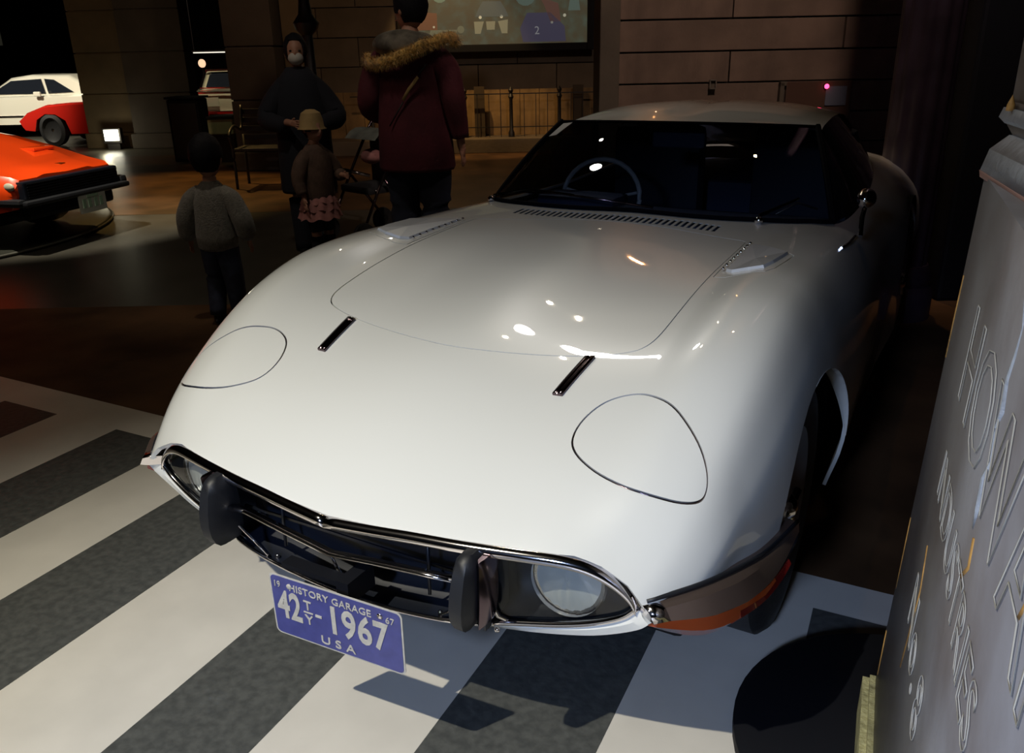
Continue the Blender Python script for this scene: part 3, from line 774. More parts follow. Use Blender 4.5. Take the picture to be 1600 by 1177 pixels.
# block walls
blk = {}
def block_wall(name, lat0, lat1, dep, thick, z1, bl, bh, m_, zmin=0, label=None, zoff=0):
    e = empty(name, H(lat0, dep), HROT, kind='structure')
    bm = bmesh.new(); bx(bm, ((lat1-lat0)/2, thick/2+.02, z1/2), (lat1-lat0, thick, z1)); obj('joint_backing', bm, M['mortar'], e)
    key = (bl, bh)
    if key not in blk:
        b2 = bmesh.new(); bx(b2, (0, 0, 0), (bl-.012, .05, bh-.012), bevel=.004)
        bmesh.ops.recalc_face_normals(b2, faces=b2.faces[:]); me = bpy.data.meshes.new('block'); b2.to_mesh(me); b2.free(); me.materials.append(m_); blk[key] = me
    me = blk[key]; rws = int(z1/bh)+1; n = 0
    for r_ in range(rws):
        z = bh*(r_+.5)+zoff
        if z+bh/2 < zmin or z-bh/2 > z1: continue
        x = -(r_ % 2)*bl/2
        while x < lat1-lat0:
            xa, xb = max(0, x), min(lat1-lat0, x+bl)
            if xb-xa > .05:
                o = bpy.data.objects.new('block', me); COL.objects.link(o); o.parent = e
                o.location = ((xa+xb)/2, random.uniform(-.003, .003), z); o.scale = ((xb-xa)/bl, 1, 1); n += 1
            x += bl
    return e
block_wall('wall_block_right', .85, 7.5, 6.8, .35, 2.7, 1.7, .226, M['stone'], zoff=-.03)
block_wall('wall_block_back', -3.85, 3.6, 13.1, .3, 4.5, 1.15, .40, M['stone_dark'], zmin=.8)
# pilaster at the end of the right block wall
bm = bmesh.new(); a = H(.78, 6.74); bx(bm, (0, 0, 1.6), (.15, .46, 3.2), rz=HROT, bevel=.01)
bx(bm, (0, 0, .12), (.22, .52, .24), rz=HROT, bevel=.01)
pil = obj('trim_1', bm, M['stone_dark'], loc=H(.78, 6.92)); pil['kind'] = 'structure'
# service door with red pilot light
dr = empty('door_1', H(3.05-.95, 6.74), HROT, kind='structure')
bm = bmesh.new(); bx(bm, (.26, .02, .52), (.50, .03, 1.04), bevel=.004); obj('door_leaf', bm, mat('door_brown', (.07, .05, .042), .55, noise_amt=.2), dr)
bm = bmesh.new()
for x in (0, .52): bx(bm, (x, 0, .54), (.03, .05, 1.10))
bx(bm, (.26, 0, 1.085), (.55, .05, .03)); obj('door_frame', bm, M['stone_dark'], dr)
pilot = empty('pilot_light', H(2.40, 6.70, 1.065), HROT, 'small glowing red pilot light on the panel of the brown block wall', 'light')
bm = bmesh.new(); lathe(bm, [(.022, .03), (.022, .008), (.016, .002)], 16, 'Y'); obj('housing', bm, M['iron'], pilot)
bm = bmesh.new(); ell(bm, (0, 0, 0), (.018, .012, .018), 16, 10); obj('lens', bm, mat('red_glow', (.6, .02, .03), .4, emit=(1, .04, .12), estr=6), pilot)
cab = empty('wall_cabinet', H(2.38, 6.71, .98), HROT, 'flat brown cabinet on the block wall with a pale reflection, left of the dark column', 'cabinet')
bm = bmesh.new(); bx(bm, (0, 0, 0), (.50, .05, .26), bevel=.006); obj('body', bm, mat('cabinet_brown', (.10, .055, .04), .28), cab)
bm = bmesh.new(); bx(bm, (0.13, -.03, .02), (.16, .008, .14), bevel=.002); obj('glass_front', bm, mat('cabinet_glass', (.15, .16, .2), .15), cab)
cab.location = H(2.38, 6.735, .97); pilot.location = H(2.43, 6.695, 1.06)
sc = empty('wall_outlet', H(1.575, 6.745, 1.09), HROT, 'small square metal wall fitting left of the red pilot light', 'outlet')
bm = bmesh.new()
for dx, dz, sx_, sz in ((0, .03, .05, .008), (0, -.03, .05, .008), (-.022, 0, .008, .066), (.022, 0, .008, .066)): bx(bm, (dx, 0, dz), (sx_, .03, sz))
obj('frame', bm, mat('dull_metal', (.3, .26, .22), .4, .7), sc)
bm = bmesh.new(); bx(bm, (0, .012, 0), (.04, .01, .06)); obj('plate', bm, M['stone_dark'], sc)
# ------------------------------------------------------------------ screen on the far wall
scrn = empty('mural_screen', H(-.10, 12.86, 2.40), HROT, 'large dim backlit picture of old cars in a black frame on the far wall', 'screen')
bm = bmesh.new(); W_, Hh = 2.54, 1.86
bx(bm, (0, .03, 0), (W_+.02, .05, Hh+.02)); obj('backing', bm, M['black'], scrn)
bm = bmesh.new()
for x in (-1, 1): bx(bm, (x*(W_/2+.05), 0, 0), (.10, .12, Hh+.2), bevel=.008)
for z in (-1, 1): bx(bm, (0, 0, z*(Hh/2+.05)), (W_, .12, .10), bevel=.008)
obj('frame', bm, M['black'], scrn)
def glow(name, c, e=.13): return mat(name, tuple(x*.3 for x in c), .4, emit=c, estr=e)
pics = bpy.data.materials.new('picture_ground'); pics.use_nodes = True; nt = pics.node_tree; b = nt.nodes['Principled BSDF']
tc = nt.nodes.new('ShaderNodeTexCoord'); n1 = nt.nodes.new('ShaderNodeTexNoise'); n1.inputs['Scale'].default_value = 7; n1.inputs['Detail'].default_value = 4
rp = nt.nodes.new('ShaderNodeValToRGB'); els = rp.color_ramp.elements
els[0].position = .30; els[0].color = (.20, .15, .08, 1); els[1].position = .72; els[1].color = (.22, .28, .20, 1)
e_ = els.new(.5); e_.color = (.20, .19, .11, 1)
nt.links.new(tc.outputs['Object'], n1.inputs['Vector']); nt.links.new(n1.outputs['Fac'], rp.inputs['Fac'])
nt.links.new(rp.outputs['Color'], b.inputs['Emission Color']); b.inputs['Emission Strength'].default_value = .19; b.inputs['Base Color'].default_value = (.02, .02, .02, 1)
bm = bmesh.new(); bx(bm, (0, 0, 0), (W_, .012, Hh)); obj('picture', bm, pics, scrn)
def flat(name, polys, m_):
    bm = bmesh.new()
    for P in polys:
        a = [bm.verts.new((p[0], -.008, p[1])) for p in P]; c = [bm.verts.new((p[0], -.004, p[1])) for p in P]; n = len(P)
        bm.faces.new(a); bm.faces.new(c[::-1])
        for i in range(n): bm.faces.new((a[i], a[(i+1) % n], c[(i+1) % n], c[i]))
    return obj(name, bm, m_, scrn)
zb = -Hh/2
def disc(cx, cz, r_, n=14): return [(cx+r_*math.cos(2*math.pi*k/n), cz+r_*math.sin(2*math.pi*k/n)) for k in range(n)]
flat('pictured_car', [[(-.27, zb+.45), (-.31, zb+.36), (.16, zb+.36), (.12, zb+.45), (.05, zb+.56), (-.20, zb+.56)]], glow('print_teal', (.15, .18, .17), .21))
flat('pictured_bumper', [[(-.33, zb+.30), (-.32, zb+.14), (-.24, zb+.14), (-.19, zb+.30)], [(.01, zb+.30), (.06, zb+.14), (.14, zb+.14), (.15, zb+.32)], [(-.16, zb+.30), (-.15, zb+.19), (-.04, zb+.19), (-.03, zb+.30)]], glow('print_cream', (.40, .42, .30), .18))
for d_ in ((-.24, zb+.355, .022), (.06, zb+.36, .022), (.95, zb+.36, .022), (.77, zb+.27, .018), (-.9, zb+.24, .016)): flat('pictured_lamp', [disc(*d_)], glow('print_lamp', (.8, .8, .6), .3))
flat('pictured_car', [[(.36, zb+.02), (.32, zb+.20), (.42, zb+.40), (.75, zb+.40), (.95, zb+.22), (.97, zb+.02)]], glow('print_blue', (.11, .11, .20), .21))
flat('pictured_hood', [[(.60, zb+.60), (.66, zb+.50), (.75, zb+.28), (.90, zb+.28), (.86, zb+.52)]], glow('print_rust', (.24, .12, .09), .21))
flat('pictured_car', [[(-1.0, zb+.02), (-.60, zb+.02), (-.57, zb+.20), (-.95, zb+.20)], disc(-.52, zb+.20, .05)], glow('print_grey', (.24, .27, .20), .19))
for d_ in (disc(-.80, zb+.66, .11), disc(.40, zb+.64, .15), [(1.0, zb+.42), (1.17, zb+.42), (1.14, zb+.62), (1.03, zb+.62)]): flat('pictured_tree', [d_], glow('print_sky', (.22, .33, .28), .19))
flat('pictured_car', [[(-1.22, zb+.2), (-.85, zb+.2), (-.85, zb+.42), (-1.1, zb+.44)]], glow('print_brown', (.24, .13, .08), .19))
me = text_mesh('2', .15, .002); o = link('numeral', me, glow('print_pale', (.4, .42, .45), .3), scrn); o.rotation_euler = (math.pi/2, 0, 0); o.location = (.56, -.010, zb+.12)
# ------------------------------------------------------------------ iron railing in front of the far wall
rl = empty('iron_railing', H(-.85, 12.75), HROT, 'black iron railing lit amber against the far wall beside the man in the maroon parka', 'railing')
bm = bmesh.new(); bx(bm, (1.2, 0, .80), (5.2, .02, .015)); bx(bm, (1.2, 0, .34), (5.2, .02, .012)); obj('rail', bm, M['iron'], rl)
def post(x):
    bm = bmesh.new(); lathe(bm, [(.045, .2), (.045, .26), (.028, .30), (.024, .72), (.04, .76), (.02, .80), (.038, .85), (.0, .90)], 10); obj('post', bm, M['iron'], rl, True, (x, 0, 0))
for x in (-1.1, -.55, .25, .92, 1.62, 2.3, 3.1): post(x)
for x in (-.9, .46, 1.9):
    bm = bmesh.new(); bx(bm, (0, .12, .55), (.15, .06, .70)); obj('shade_strip', bm, mat('shade_strip_brown', (.05, .035, .02), .8), rl, loc=(x, 0, 0))  # dark strips standing in for shade against the lit wall
bm = bmesh.new()
for k in range(26):
    if k % 4: bx(bm, (-1.1+k*.17, 0, .50), (.010, .010, .60))
tag(obj('bar', bm, M['iron'], rl), kind='stuff')
dado = empty('trim_2', H(-3.85, 13.08), HROT, kind='structure')
for k in range(24):
    bm = bmesh.new(); bx(bm, (.14+k*.29, 0, .50), (.284, .04, .70), bevel=.006); obj('panel_board', bm, mat('ochre_board', (.20, .125, .05), .7, noise_amt=.25, noise_scale=5), dado) if k == 0 else None
    if k == 0: pb = dado.children[0].data
    else:
        bm.free(); o = bpy.data.objects.new('panel_board', pb); COL.objects.link(o); o.parent = dado; o.location = (k*.29, 0, 0)
bm = bmesh.new(); bx(bm, (3.7, -.30, .10), (7.4, .6, .20), bevel=.01); obj('kerb', bm, M['stone_dark'], dado)
# ------------------------------------------------------------------ pillars, left hall
def pillar(n, la, lb, dep, deep, m1):
    bm = bmesh.new(); bx(bm, (0, 0, 2.6), (lb-la, deep, 5.2), bevel=.02); bx(bm, (0, 0, .12), (lb-la+.12, deep+.12, .24), bevel=.02)
    p = empty('trim_%d' % n, H((la+lb)/2, dep+deep/2), HROT, kind='structure')
    obj('shaft', bm, m1, p)
    bh = .62
    for r_ in range(1, 8):
        b2 = bmesh.new(); bx(b2, (0, 0, .24+bh*(r_-.5)), (lb-la+.03, deep+.03, bh-.02), bevel=.008); obj('drum', b2, m1, p)
    return p
pm1 = mat('pillar_stone_lit', (.085, .062, .035), .8, noise_amt=.2, noise_scale=2, bump=.2); pm2 = mat('pillar_stone_shaded', (.045, .038, .034), .8, noise_amt=.2, noise_scale=2, bump=.2)  # lit and shaded pillar faces put into two stone colours
pillar(3, -6.92, -6.12, 14.5, .5, pm1); pillar(4, -6.08, -5.10, 14.3, .35, pm2); pillar(5, -3.40, -2.83, 11.0, .8, pm2)
pillar(6, -2.78, -2.52, 11.4, .4, pm1)
# street lamp post
lp = empty('street_lamp', H(-1.96, 9.0), HROT, 'black ornate cast iron lamp post rising behind the woman in black', 'lamp')
bm = bmesh.new(); lathe(bm, [(.16, 0), (.16, .25), (.10, .35), (.075, .9), (.10, .98), (.06, 1.05), (.055, 1.55), (.11, 1.60), (.13, 1.66), (.07, 1.74), (.055, 1.85), (.05, 2.9)], 14); obj('post', bm, M['iron'], lp, True)
bm = bmesh.new(); lathe(bm, [(.02, 2.88), (.12, 2.95), (.16, 3.25), (.05, 3.4), (0, 3.45)], 6); obj('lantern', bm, M['iron'], lp)
# floor flood light by the pillar
fl_ = empty('flood_light', H(-6.42, 14.18, 0), HROT, 'small bright rectangular flood light on the floor at the foot of the left pillar', 'lamp')
bm = bmesh.new(); bx(bm, (0, .04, .22), (.30, .10, .24), bevel=.01); bx(bm, (0, .04, .06), (.2, .06, .12)); obj('housing', bm, M['iron'], fl_)
bm = bmesh.new(); bx(bm, (0, -.015, .23), (.23, .01, .17)); obj('lamp_face', bm, mat('flood_glow', (1, 1, .9), .4, emit=(1, .97, .80), estr=7), fl_)
point(H(-6.42, 13.9, .25), 5, (1, .9, .6), .05)
# dark far panels at the top left
pn = empty('wall_panel', H(-12.0, 20.5, 0), HROT, 'dim grey-green panel high on the dark hall wall above the white coupe', 'panel')
bm = bmesh.new(); bx(bm, (0, 0, 1.95), (1.25, .06, .42), bevel=.01); obj('board', bm, mat('grey_panel_glow', (.20, .20, .15), .7, noise_amt=.3, emit=(.2, .2, .15), estr=.05), pn)  # faint emission lifts the board out of the dark, it is no lamp
bm = bmesh.new(); bx(bm, (-.5, 0, .85), (.04, .04, 1.7)); bx(bm, (.5, 0, .85), (.04, .04, 1.7)); obj('leg', bm, M['iron'], pn)
# ------------------------------------------------------------------ generic far cars
def profile_car(name, label, H0, rot, prof_low, prof_roof, width, body, wheels, glassm, roofw=.62):
    """prof_low: side outline (y,z) of the lower body; prof_roof: side outline of the cabin"""
    c = empty(name, H0, rot, label, 'car')
    def shell(prof, w, name, m_, tuck=0):
        bm = bmesh.new(); P = prof; rings = []
        for xx, ins in ((-w/2, .07), (-w/2+.05, .02), (-w/2+.16, 0), (0, -.015), (w/2-.16, 0), (w/2-.05, .02), (w/2, .07)):
            cy = sum(p[0] for p in P)/len(P); cz = sum(p[1] for p in P)/len(P)
            zmin = min(p[1] for p in P)
            rings.append([vec(xx, p[0]+(cy-p[0])*ins*.25, p[1]-(p[1]-zmin)*ins*(1+tuck)) for p in P])
        loft(bm, rings); return obj(name, bm, m_, c, True)
    b_ = shell(prof_low, width, 'body', body)
    r_ = shell(prof_roof, width*.80, 'roof', body, 1)
    return c, b_, r_
def far_wheel(c, x, y, r_, sgn):
    e = bmesh.new(); lathe(e, [(r_*.6, sgn*.06), (r_*.75, sgn*.09), (r_, sgn*.07), (r_, -sgn*.09), (r_*.6, -sgn*.09)], 28, 'X', (x, y, r_)); w_ = obj('tyre', e, M['tyre'], c, True)
    e = bmesh.new(); lathe(e, [(r_*.62, sgn*.055), (r_*.5, sgn*.02), (r_*.2, sgn*.05), (0, sgn*.07)], 20, 'X', (x, y, r_)); obj('hubcap', e, M['chrome'], w_, True)
# white coupe: nose to the left, flank towards us
cream = mat('cream_car_paint', (.72, .70, .60), .3, coat=1)
lowp = [(-2.1, .30), (-2.15, .55), (-2.0, .74), (-.9, .86), (1.2, .88), (1.95, .84), (2.05, .60), (2.0, .30), (1.65, .28), (1.55, .55), (1.2, .62), (.9, .52), (.82, .28), (-.95, .28), (-1.05, .55), (-1.35, .62), (-1.65, .52), (-1.75, .28)]
roofp = [(-.82, .84), (-.22, 1.24), (.15, 1.29), (.88, 1.27), (1.5, .86)]
wc, wb_, wr_ = profile_car('white_fastback', 'cream white fastback coupe seen side-on at the far left edge', H(-9.45, 17.6), HROT-math.pi/2+.05+math.pi, lowp, roofp, 1.6, cream, [], M['side_glass'])
def win(c, parent, pts, x, m_, name='side_window', t=.012):
    bm = bmesh.new(); sg = 1 if x > 0 else -1
    a = [bm.verts.new((x, p[0], p[1])) for p in pts]; b3 = [bm.verts.new((x-sg*t, p[0], p[1])) for p in pts]; n = len(pts)
    bm.faces.new(a); bm.faces.new(b3[::-1])
    for i in range(n): bm.faces.new((a[i], a[(i+1) % n], b3[(i+1) % n], b3[i]))
    return obj(name, bm, m_, parent)
dg_ = mat('dark_window', (.012, .015, .022), .08, coat=1)
wc.rotation_euler = (0, 0, HROT-math.pi/2); wc.location = H(-9.25, 17.7); wc.scale = (1, 1, .89)
win(wc, wr_, [(-.66, .90), (-.20, 1.17), (.38, 1.20), (.42, .90)], .655, dg_)
win(wc, wr_, [(.47, .90), (.44, 1.20), (.62, 1.18), (.96, .92)], .655, dg_, 'quarter_window')
bm = bmesh.new(); bx(bm, (.80, 0, .45), (.03, 3.4, .035), bevel=.008); obj('side_moulding', bm, M['chrome'], wc)
bm = bmesh.new(); bx(bm, (.86, .36, .90), (.06, .13, .10), bevel=.02); bx(bm, (.82, .36, .86), (.06, .03, .03)); obj('door_mirror', bm, cream, wc)
for yy in (-1.35, 1.22):
    for sg in (1, -1): far_wheel(wc, sg*.70, yy, .29, sg)
# small red roadster in front of it
redp = mat('bright_red_paint', (.62, .02, .012), .25, coat=1)
lowr = [(-1.75, .34), (-1.80, .44), (-1.62, .56), (-1.2, .68), (-.7, .71), (-.2, .72), (.6, .70), (1.3, .68), (1.7, .58), (1.75, .30), (1.3, .22), (-.72, .20), (-.80, .44), (-1.0, .55), (-1.22, .56), (-1.42, .46), (-1.50, .26), (-1.70, .28)]
roofr = [(-.15, .66), (.05, .98), (.5, 1.02), (.95, .66)]
rc, rb_, rr_ = profile_car('red_roadster', 'small bright red roadster parked before the cream fastback', H(-6.35-.02, 15.6), HROT-math.pi/2, lowr, roofr, 1.4, redp, [], None)
rc.location = H(-6.90, 15.7); rc.scale = (1, .80, 1)
win(rc, rr_, [(-.08, .70), (.08, .93), (.46, .96), (.80, .70)], .575, dg_)
for yy in (-1.12, 1.0):
    for sg in (1, -1): far_wheel(rc, sg*.62, yy, .27, sg)
bm = bmesh.new(); ell(bm, (.45, -1.70, .46), (.08, .05, .08)); obj('head_lamp', bm, M['chrome'], rc)
# pale saloon seen from behind between the pillars
pale = mat('pale_saloon_paint', (.45, .43, .30), .3, coat=1)
lows = [(-2.0, .30), (-2.05, .60), (-1.9, .76), (-.8, .82), (1.0, .82), (1.98, .78), (2.05, .62), (2.02, .35), (1.9, .25), (-1.9, .25)]
roofs = [(-.85, .80), (-.35, 1.14), (.9, 1.14), (1.25, .80)]
sc_, sb_, sr_ = profile_car('pale_saloon', 'pale saloon car seen from behind between the two dark pillars', H(-4.95, 16.3), HROT+math.pi, lows, roofs, 1.5, pale, [], None)
sc_.location = H(-5.40, 18.75)
bm = bmesh.new()
loft(bm, [[vec(x*.92, 1.245, .84), vec(x*.86, .955, 1.115)] for x in (-.55, -.3, 0, .3, .55)], False); obj('rear_window', bm, dg_, sr_)
bm = bmesh.new(); loft(bm, [[vec(x*.55, 1.29, .815), vec(x*.5, .96, 1.165)] for x in (-1.15, -1.05)], False); loft(bm, [[vec(x*.55, 1.29, .815), vec(x*.5, .96, 1.165)] for x in (1.05, 1.15)], False); bx(bm, (0, .98, 1.15), (1.1, .05, .035)); bx(bm, (0, 1.3, .825), (1.2, .04, .02)); obj('window_frame', bm, M['chrome'], sr_)
bm = bmesh.new(); bx(bm, (0, 2.05, .76), (1.42, .03, .03)); bx(bm, (0, 2.07, .40), (1.5, .08, .08), bevel=.02); obj('bumper', bm, M['chrome'], sc_)
for x in (-.62, .62):
    bm = bmesh.new(); lathe(bm, [(.07, 2.04), (.07, 2.07), (0, 2.085)], 16, 'Y', (x, 0, .64)); obj('tail_lamp', bm, mat('tail_red', (.5, .01, .02), .2, emit=(1, .02, .05), estr=.6), sc_)
bm = bmesh.new(); bx(bm, (.18, 2.075, .60), (.32, .01, .16)); obj('number_plate', bm, mat('plate_pale', (.6, .62, .45), .5), sc_)
for yy in (-1.3, 1.2):
    for sg in (1, -1): far_wheel(sc_, sg*.66, yy, .29, sg)
# tube light and globe lamp beyond the saloon
tl0 = empty('tube_light', H(-5.53, 16.6, 1.47), HROT, 'thin glowing tube light above the pale saloon', 'light')
bm = bmesh.new(); bx(bm, (.10, 0, 0), (.62, .02, .018)); obj('tube', bm, mat('tube_glow', (1, 1, .9), .5, emit=(1, .97, .85), estr=.9), tl0)
bm = bmesh.new(); bx(bm, (.10, .02, .02), (.70, .03, .03)); bx(bm, (-.2, .02, 1.9), (.01, .01, 3.73)); bx(bm, (.4, .02, 1.9), (.01, .01, 3.73)); obj('housing', bm, M['iron'], tl0)
gl0 = empty('globe_lamp', H(-7.08, 20.95, 0), HROT, 'small glowing globe lamp on a thin post behind the pale saloon roof', 'lamp')
bm = bmesh.new(); ell(bm, (0, 0, 1.27), (.085, .085, .095)); obj('globe', bm, mat('globe_glow', (1, .8, .6), .5, emit=(1, .62, .38), estr=1.1), gl0)
bm = bmesh.new(); lathe(bm, [(.08, 0), (.03, .05), (.02, 1.15), (.05, 1.18)], 10); obj('post', bm, M['iron'], gl0)
# black cabinet, pale low step, curved bench in front of the pillars
bc = empty('black_cabinet', H(-4.37, 11.9, 0), HROT, 'low black cabinet standing between the two dark pillars', 'cabinet')
bm = bmesh.new(); bx(bm, (0, .2, .44), (.42, .4, .82), bevel=.015); bx(bm, (0, .2, .87), (.46, .44, .03), bevel=.008); obj('body', bm, M['black'], bc)
bm = bmesh.new(); bx(bm, (0, -.004, .44), (.36, .012, .72), bevel=.003); obj('door', bm, M['iron'], bc)
st = empty('display_step', H(-3.93, 12.2, 0), HROT, 'pale green low display step seen above the child in the grey pullover', 'step')
bm = bmesh.new(); bx(bm, (0, .0, .48), (.34, .4, .20), bevel=.01); obj('step_face', bm, mat('pale_green', (.42, .44, .26), .6, noise_amt=.1), st)
bm = bmesh.new(); bx(bm, (0, .0, .60), (.36, .42, .04), bevel=.01); bx(bm, (0, .0, .19), (.32, .36, .38)); obj('step_top', bm, M['iron'], st)
bn = empty('iron_bench', H(-2.62, 9.4, 0), HROT, 'dark bench with curved iron end beside the woman in black', 'bench')
bm = bmesh.new()
for k in range(5): bx(bm, (0, .04+k*.09, .42), (.72, .07, .025), bevel=.005)
obj('seat', bm, M['iron'], bn)
bm = bmesh.new()
for k in range(4): bx(bm, (0, .46+k*.02, .52+k*.09), (.72, .02, .06), bevel=.005)
obj('backrest', bm, M['iron'], bn)
for x in (-.36, .36):
    bm = bmesh.new(); tube(bm, catmull([(x, .0, 0), (x, .02, .4), (x, -.05, .58), (x, .15, .66), (x, .40, .62), (x, .50, .86)], 6), .016, 8); tube(bm, [(x, .45, 0), (x, .46, .55)], .016, 8); obj('end_frame', bm, M['iron'], bn)
# ------------------------------------------------------------------ orange-red wedge sports car on the left
orange = mat('orange_red_paint', (.78, .060, .006), .28, coat=1, coat_rough=.03)
Nc = vec(-5.13, 2.56, 0); Fc = vec(-5.40, 3.54, 0)
wdir = (Fc-Nc).normalized(); wl = (Fc-Nc).length
ow = empty('orange_wedge_car', (Nc+Fc)/2, math.atan2(wdir.y, wdir.x), 'orange red wedge-nosed sports car on the left with wide black grille', 'car')
# local: +x along the nose from near to far side, heading -y
bm = bmesh.new(); hwid = wl/2
def orow(y, hz, ez, bw, zb_, fl__=0):
    """section: centre height, edge height, half width, bottom"""
    r_ = []
    for x, z in ((-bw, zb_), (-bw-.02, zb_+(ez-zb_)*.45), (-bw, ez-.05), (-bw+.05, ez), (-bw+.22, ez+fl__), (-bw*.45, hz+.01), (0, hz), (bw*.45, hz+.01), (bw-.22, ez+fl__), (bw-.05, ez), (bw, ez-.05), (bw+.02, zb_+(ez-zb_)*.45), (bw, zb_)):
        r_.append(vec(x, y, z))
    return r_
rows = [orow(0.0, .515, .510, hwid+.02, .40), orow(.05, .545, .535, hwid+.05, .30), orow(.25, .575, .565, hwid+.09, .26), orow(.6, .65, .645, hwid+.14, .24, .02), orow(1.0, .72, .725, hwid+.17, .24, .03), orow(1.5, .79, .80, hwid+.18, .24, .02), orow(2.0, .83, .82, hwid+.18, .24), orow(3.2, .86, .82, hwid+.2, .24), orow(4.1, .84, .80, hwid+.1, .30)]
loft(bm, rows); obj('body', bm, orange, ow, True)
bm = bmesh.new()
loft(bm, [[vec(x, 1.75, .80), vec(x*.85, 2.35, 1.08), vec(x*.82, 2.9, 1.10), vec(x*.9, 3.7, .84)] for x in (-.52, -.46, -.2, 0, .2, .46, .52)], False); obj('cabin', bm, dg_, ow, True)
bm = bmesh.new(); bx(bm, (0, -.018, .432), (2*hwid+.0, .07, .135), bevel=.012); obj('grille', bm, M['navy'], ow)['label'] = 'wide black grille panel'
bm = bmesh.new()
for k in range(6): bx(bm, (0, -.056, .385+k*.019), (2*hwid-.06, .006, .006))
obj('grille_slats', bm, M['black'], ow)
bm = bmesh.new(); bx(bm, (0, -.05, .345), (2*hwid+.12, .12, .045), bevel=.02); bx(bm, (hwid+.05, .06, .375), (.08, .26, .08), bevel=.03); bx(bm, (-hwid-.05, .06, .355), (.08, .26, .06), bevel=.03)
obj('bumper', bm, M['rubber'], ow, True)
bm = bmesh.new(); bx(bm, (0, .10, .27), (2*hwid-.05, .2, .12), bevel=.03); bx(bm, (0, 1.9, .22), (1.2, 3.3, .10)); obj('chin', bm, M['black'], ow)
bm = bmesh.new(); bx(bm, (.10, -.10, .265), (.30, .012, .15), bevel=.003); npz = obj('number_plate', bm, mat('plate_white_far', (.42, .44, .40), .5), ow)
bm = bmesh.new()
for k, (x, z) in enumerate(((-.10, .01), (-.04, .01), (.03, .01), (.09, .01))): bx(bm, (.10+x, -.108, .255+z), (.035, .004, .07))
bx(bm, (.10, -.108, .318), (.13, .004, .02)); obj('plate_digits', bm, mat('plate_green', (.16, .24, .17), .5), npz)
bm = bmesh.new(); bx(bm, (.10, .14, .562), (.055, .07, .006), bevel=.002); bm2_ = obj('emblem', bm, mat('gold', (.6, .42, .1), .25, 1), ow)
bm = bmesh.new()
pl_m = mat('pale_lamp', (.5, .5, .4), .2); bm.free()
for sg in (1, -1): bm = bmesh.new(); ell(bm, (sg*(hwid+.045), .03, .47), (.018, .045, .03)); obj('corner_lamp', bm, pl_m, ow)
bm = bmesh.new()
bm.free()
for sg in (1, -1): bm = bmesh.new(); bx(bm, (sg*.34, .62, .648), (.22, .30, .03), bevel=.012); obj('lamp_lid', bm, orange, ow, True)
bm = bmesh.new(); ell(bm, (hwid+.13, 1.75, .84), (.08, .05, .045)); tube(bm, [(hwid+.12, 1.75, .70), (hwid+.13, 1.75, .83)], .015, 6); obj('door_mirror', bm, mat('mirror_white', (.7, .7, .68), .3), ow, True)
for yy in (.82, 3.2):
    for sg in (1, -1): far_wheel(ow, sg*(hwid+.04), yy, .31, sg)
pl = empty('car_shadow_disc', (Nc+Fc)/2, ow.rotation_euler[2], 'low round dark disc standing in for the shadow under the orange wedge car', 'platform')
bm = bmesh.new(); lathe(bm, [(1.95, 0), (1.95, .03), (1.92, .04), (0, .04)], 96, 'Z', (-.15, 2.05, 0)); obj('disc', bm, mat('shadow_disc_grey', (.03, .032, .026), .3), pl)  # dark disc added in place of the car's shadow on the floor
bm = bmesh.new(); lathe(bm, [(1.952, .012), (1.960, .02), (1.952, .03)], 96, 'Z', (-.15, 2.05, 0)); obj('rim', bm, mat('rim_grey', (.10, .10, .085), .4), pl)
ow.location.z = .04
# ------------------------------------------------------------------ right side: dark column, lettered cabinet, round bag
dc = empty('dark_column', H(2.03, 4.3, 0), HROT, 'dark violet fluted column rising from floor to ceiling beside the coupe', 'column')
bm = bmesh.new()
R0 = .135; ring0 = []
for k in range(64):
    a = 2*math.pi*k/64; ring0.append((R0*(1+.045*math.cos(a*12)), a))
loft(bm, [[vec(r_*math.cos(a), r_*math.sin(a), z) for r_, a in ring0] for z in (0.28, 1, 2, 3, 5.2)]); obj('shaft', bm, M['purple'], dc, True)
bm = bmesh.new(); lathe(bm, [(.19, 0), (.19, .14), (.165, .18), (.175, .22), (.15, .28)], 28); obj('base', bm, M['purple'], dc, True)
bm = bmesh.new()
for k, (dx, dz) in enumerate(((-.03, 0), (-.018, .015), (.0, .02), (.012, .004), (.0, -.014), (.022, .03))): ell(bm, (dx*1.2, -.138, 1.60+dz), (.014, .008, .014), 10, 8)
obj('rosette', bm, mat('rosette_pink', (.45, .27, .18), .6), dc)['label'] = 'small pinkish rosette of flaked paint'
pk = empty('trim_7', H(2.85, 4.5), HROT, kind='structure')
bm = bmesh.new(); bx(bm, (0, .2, 2.6), (.95, .4, 5.2), bevel=.02); obj('dark_gap_panel', bm, M['black'], pk)  # black panel added to fill the dark gap beside the column
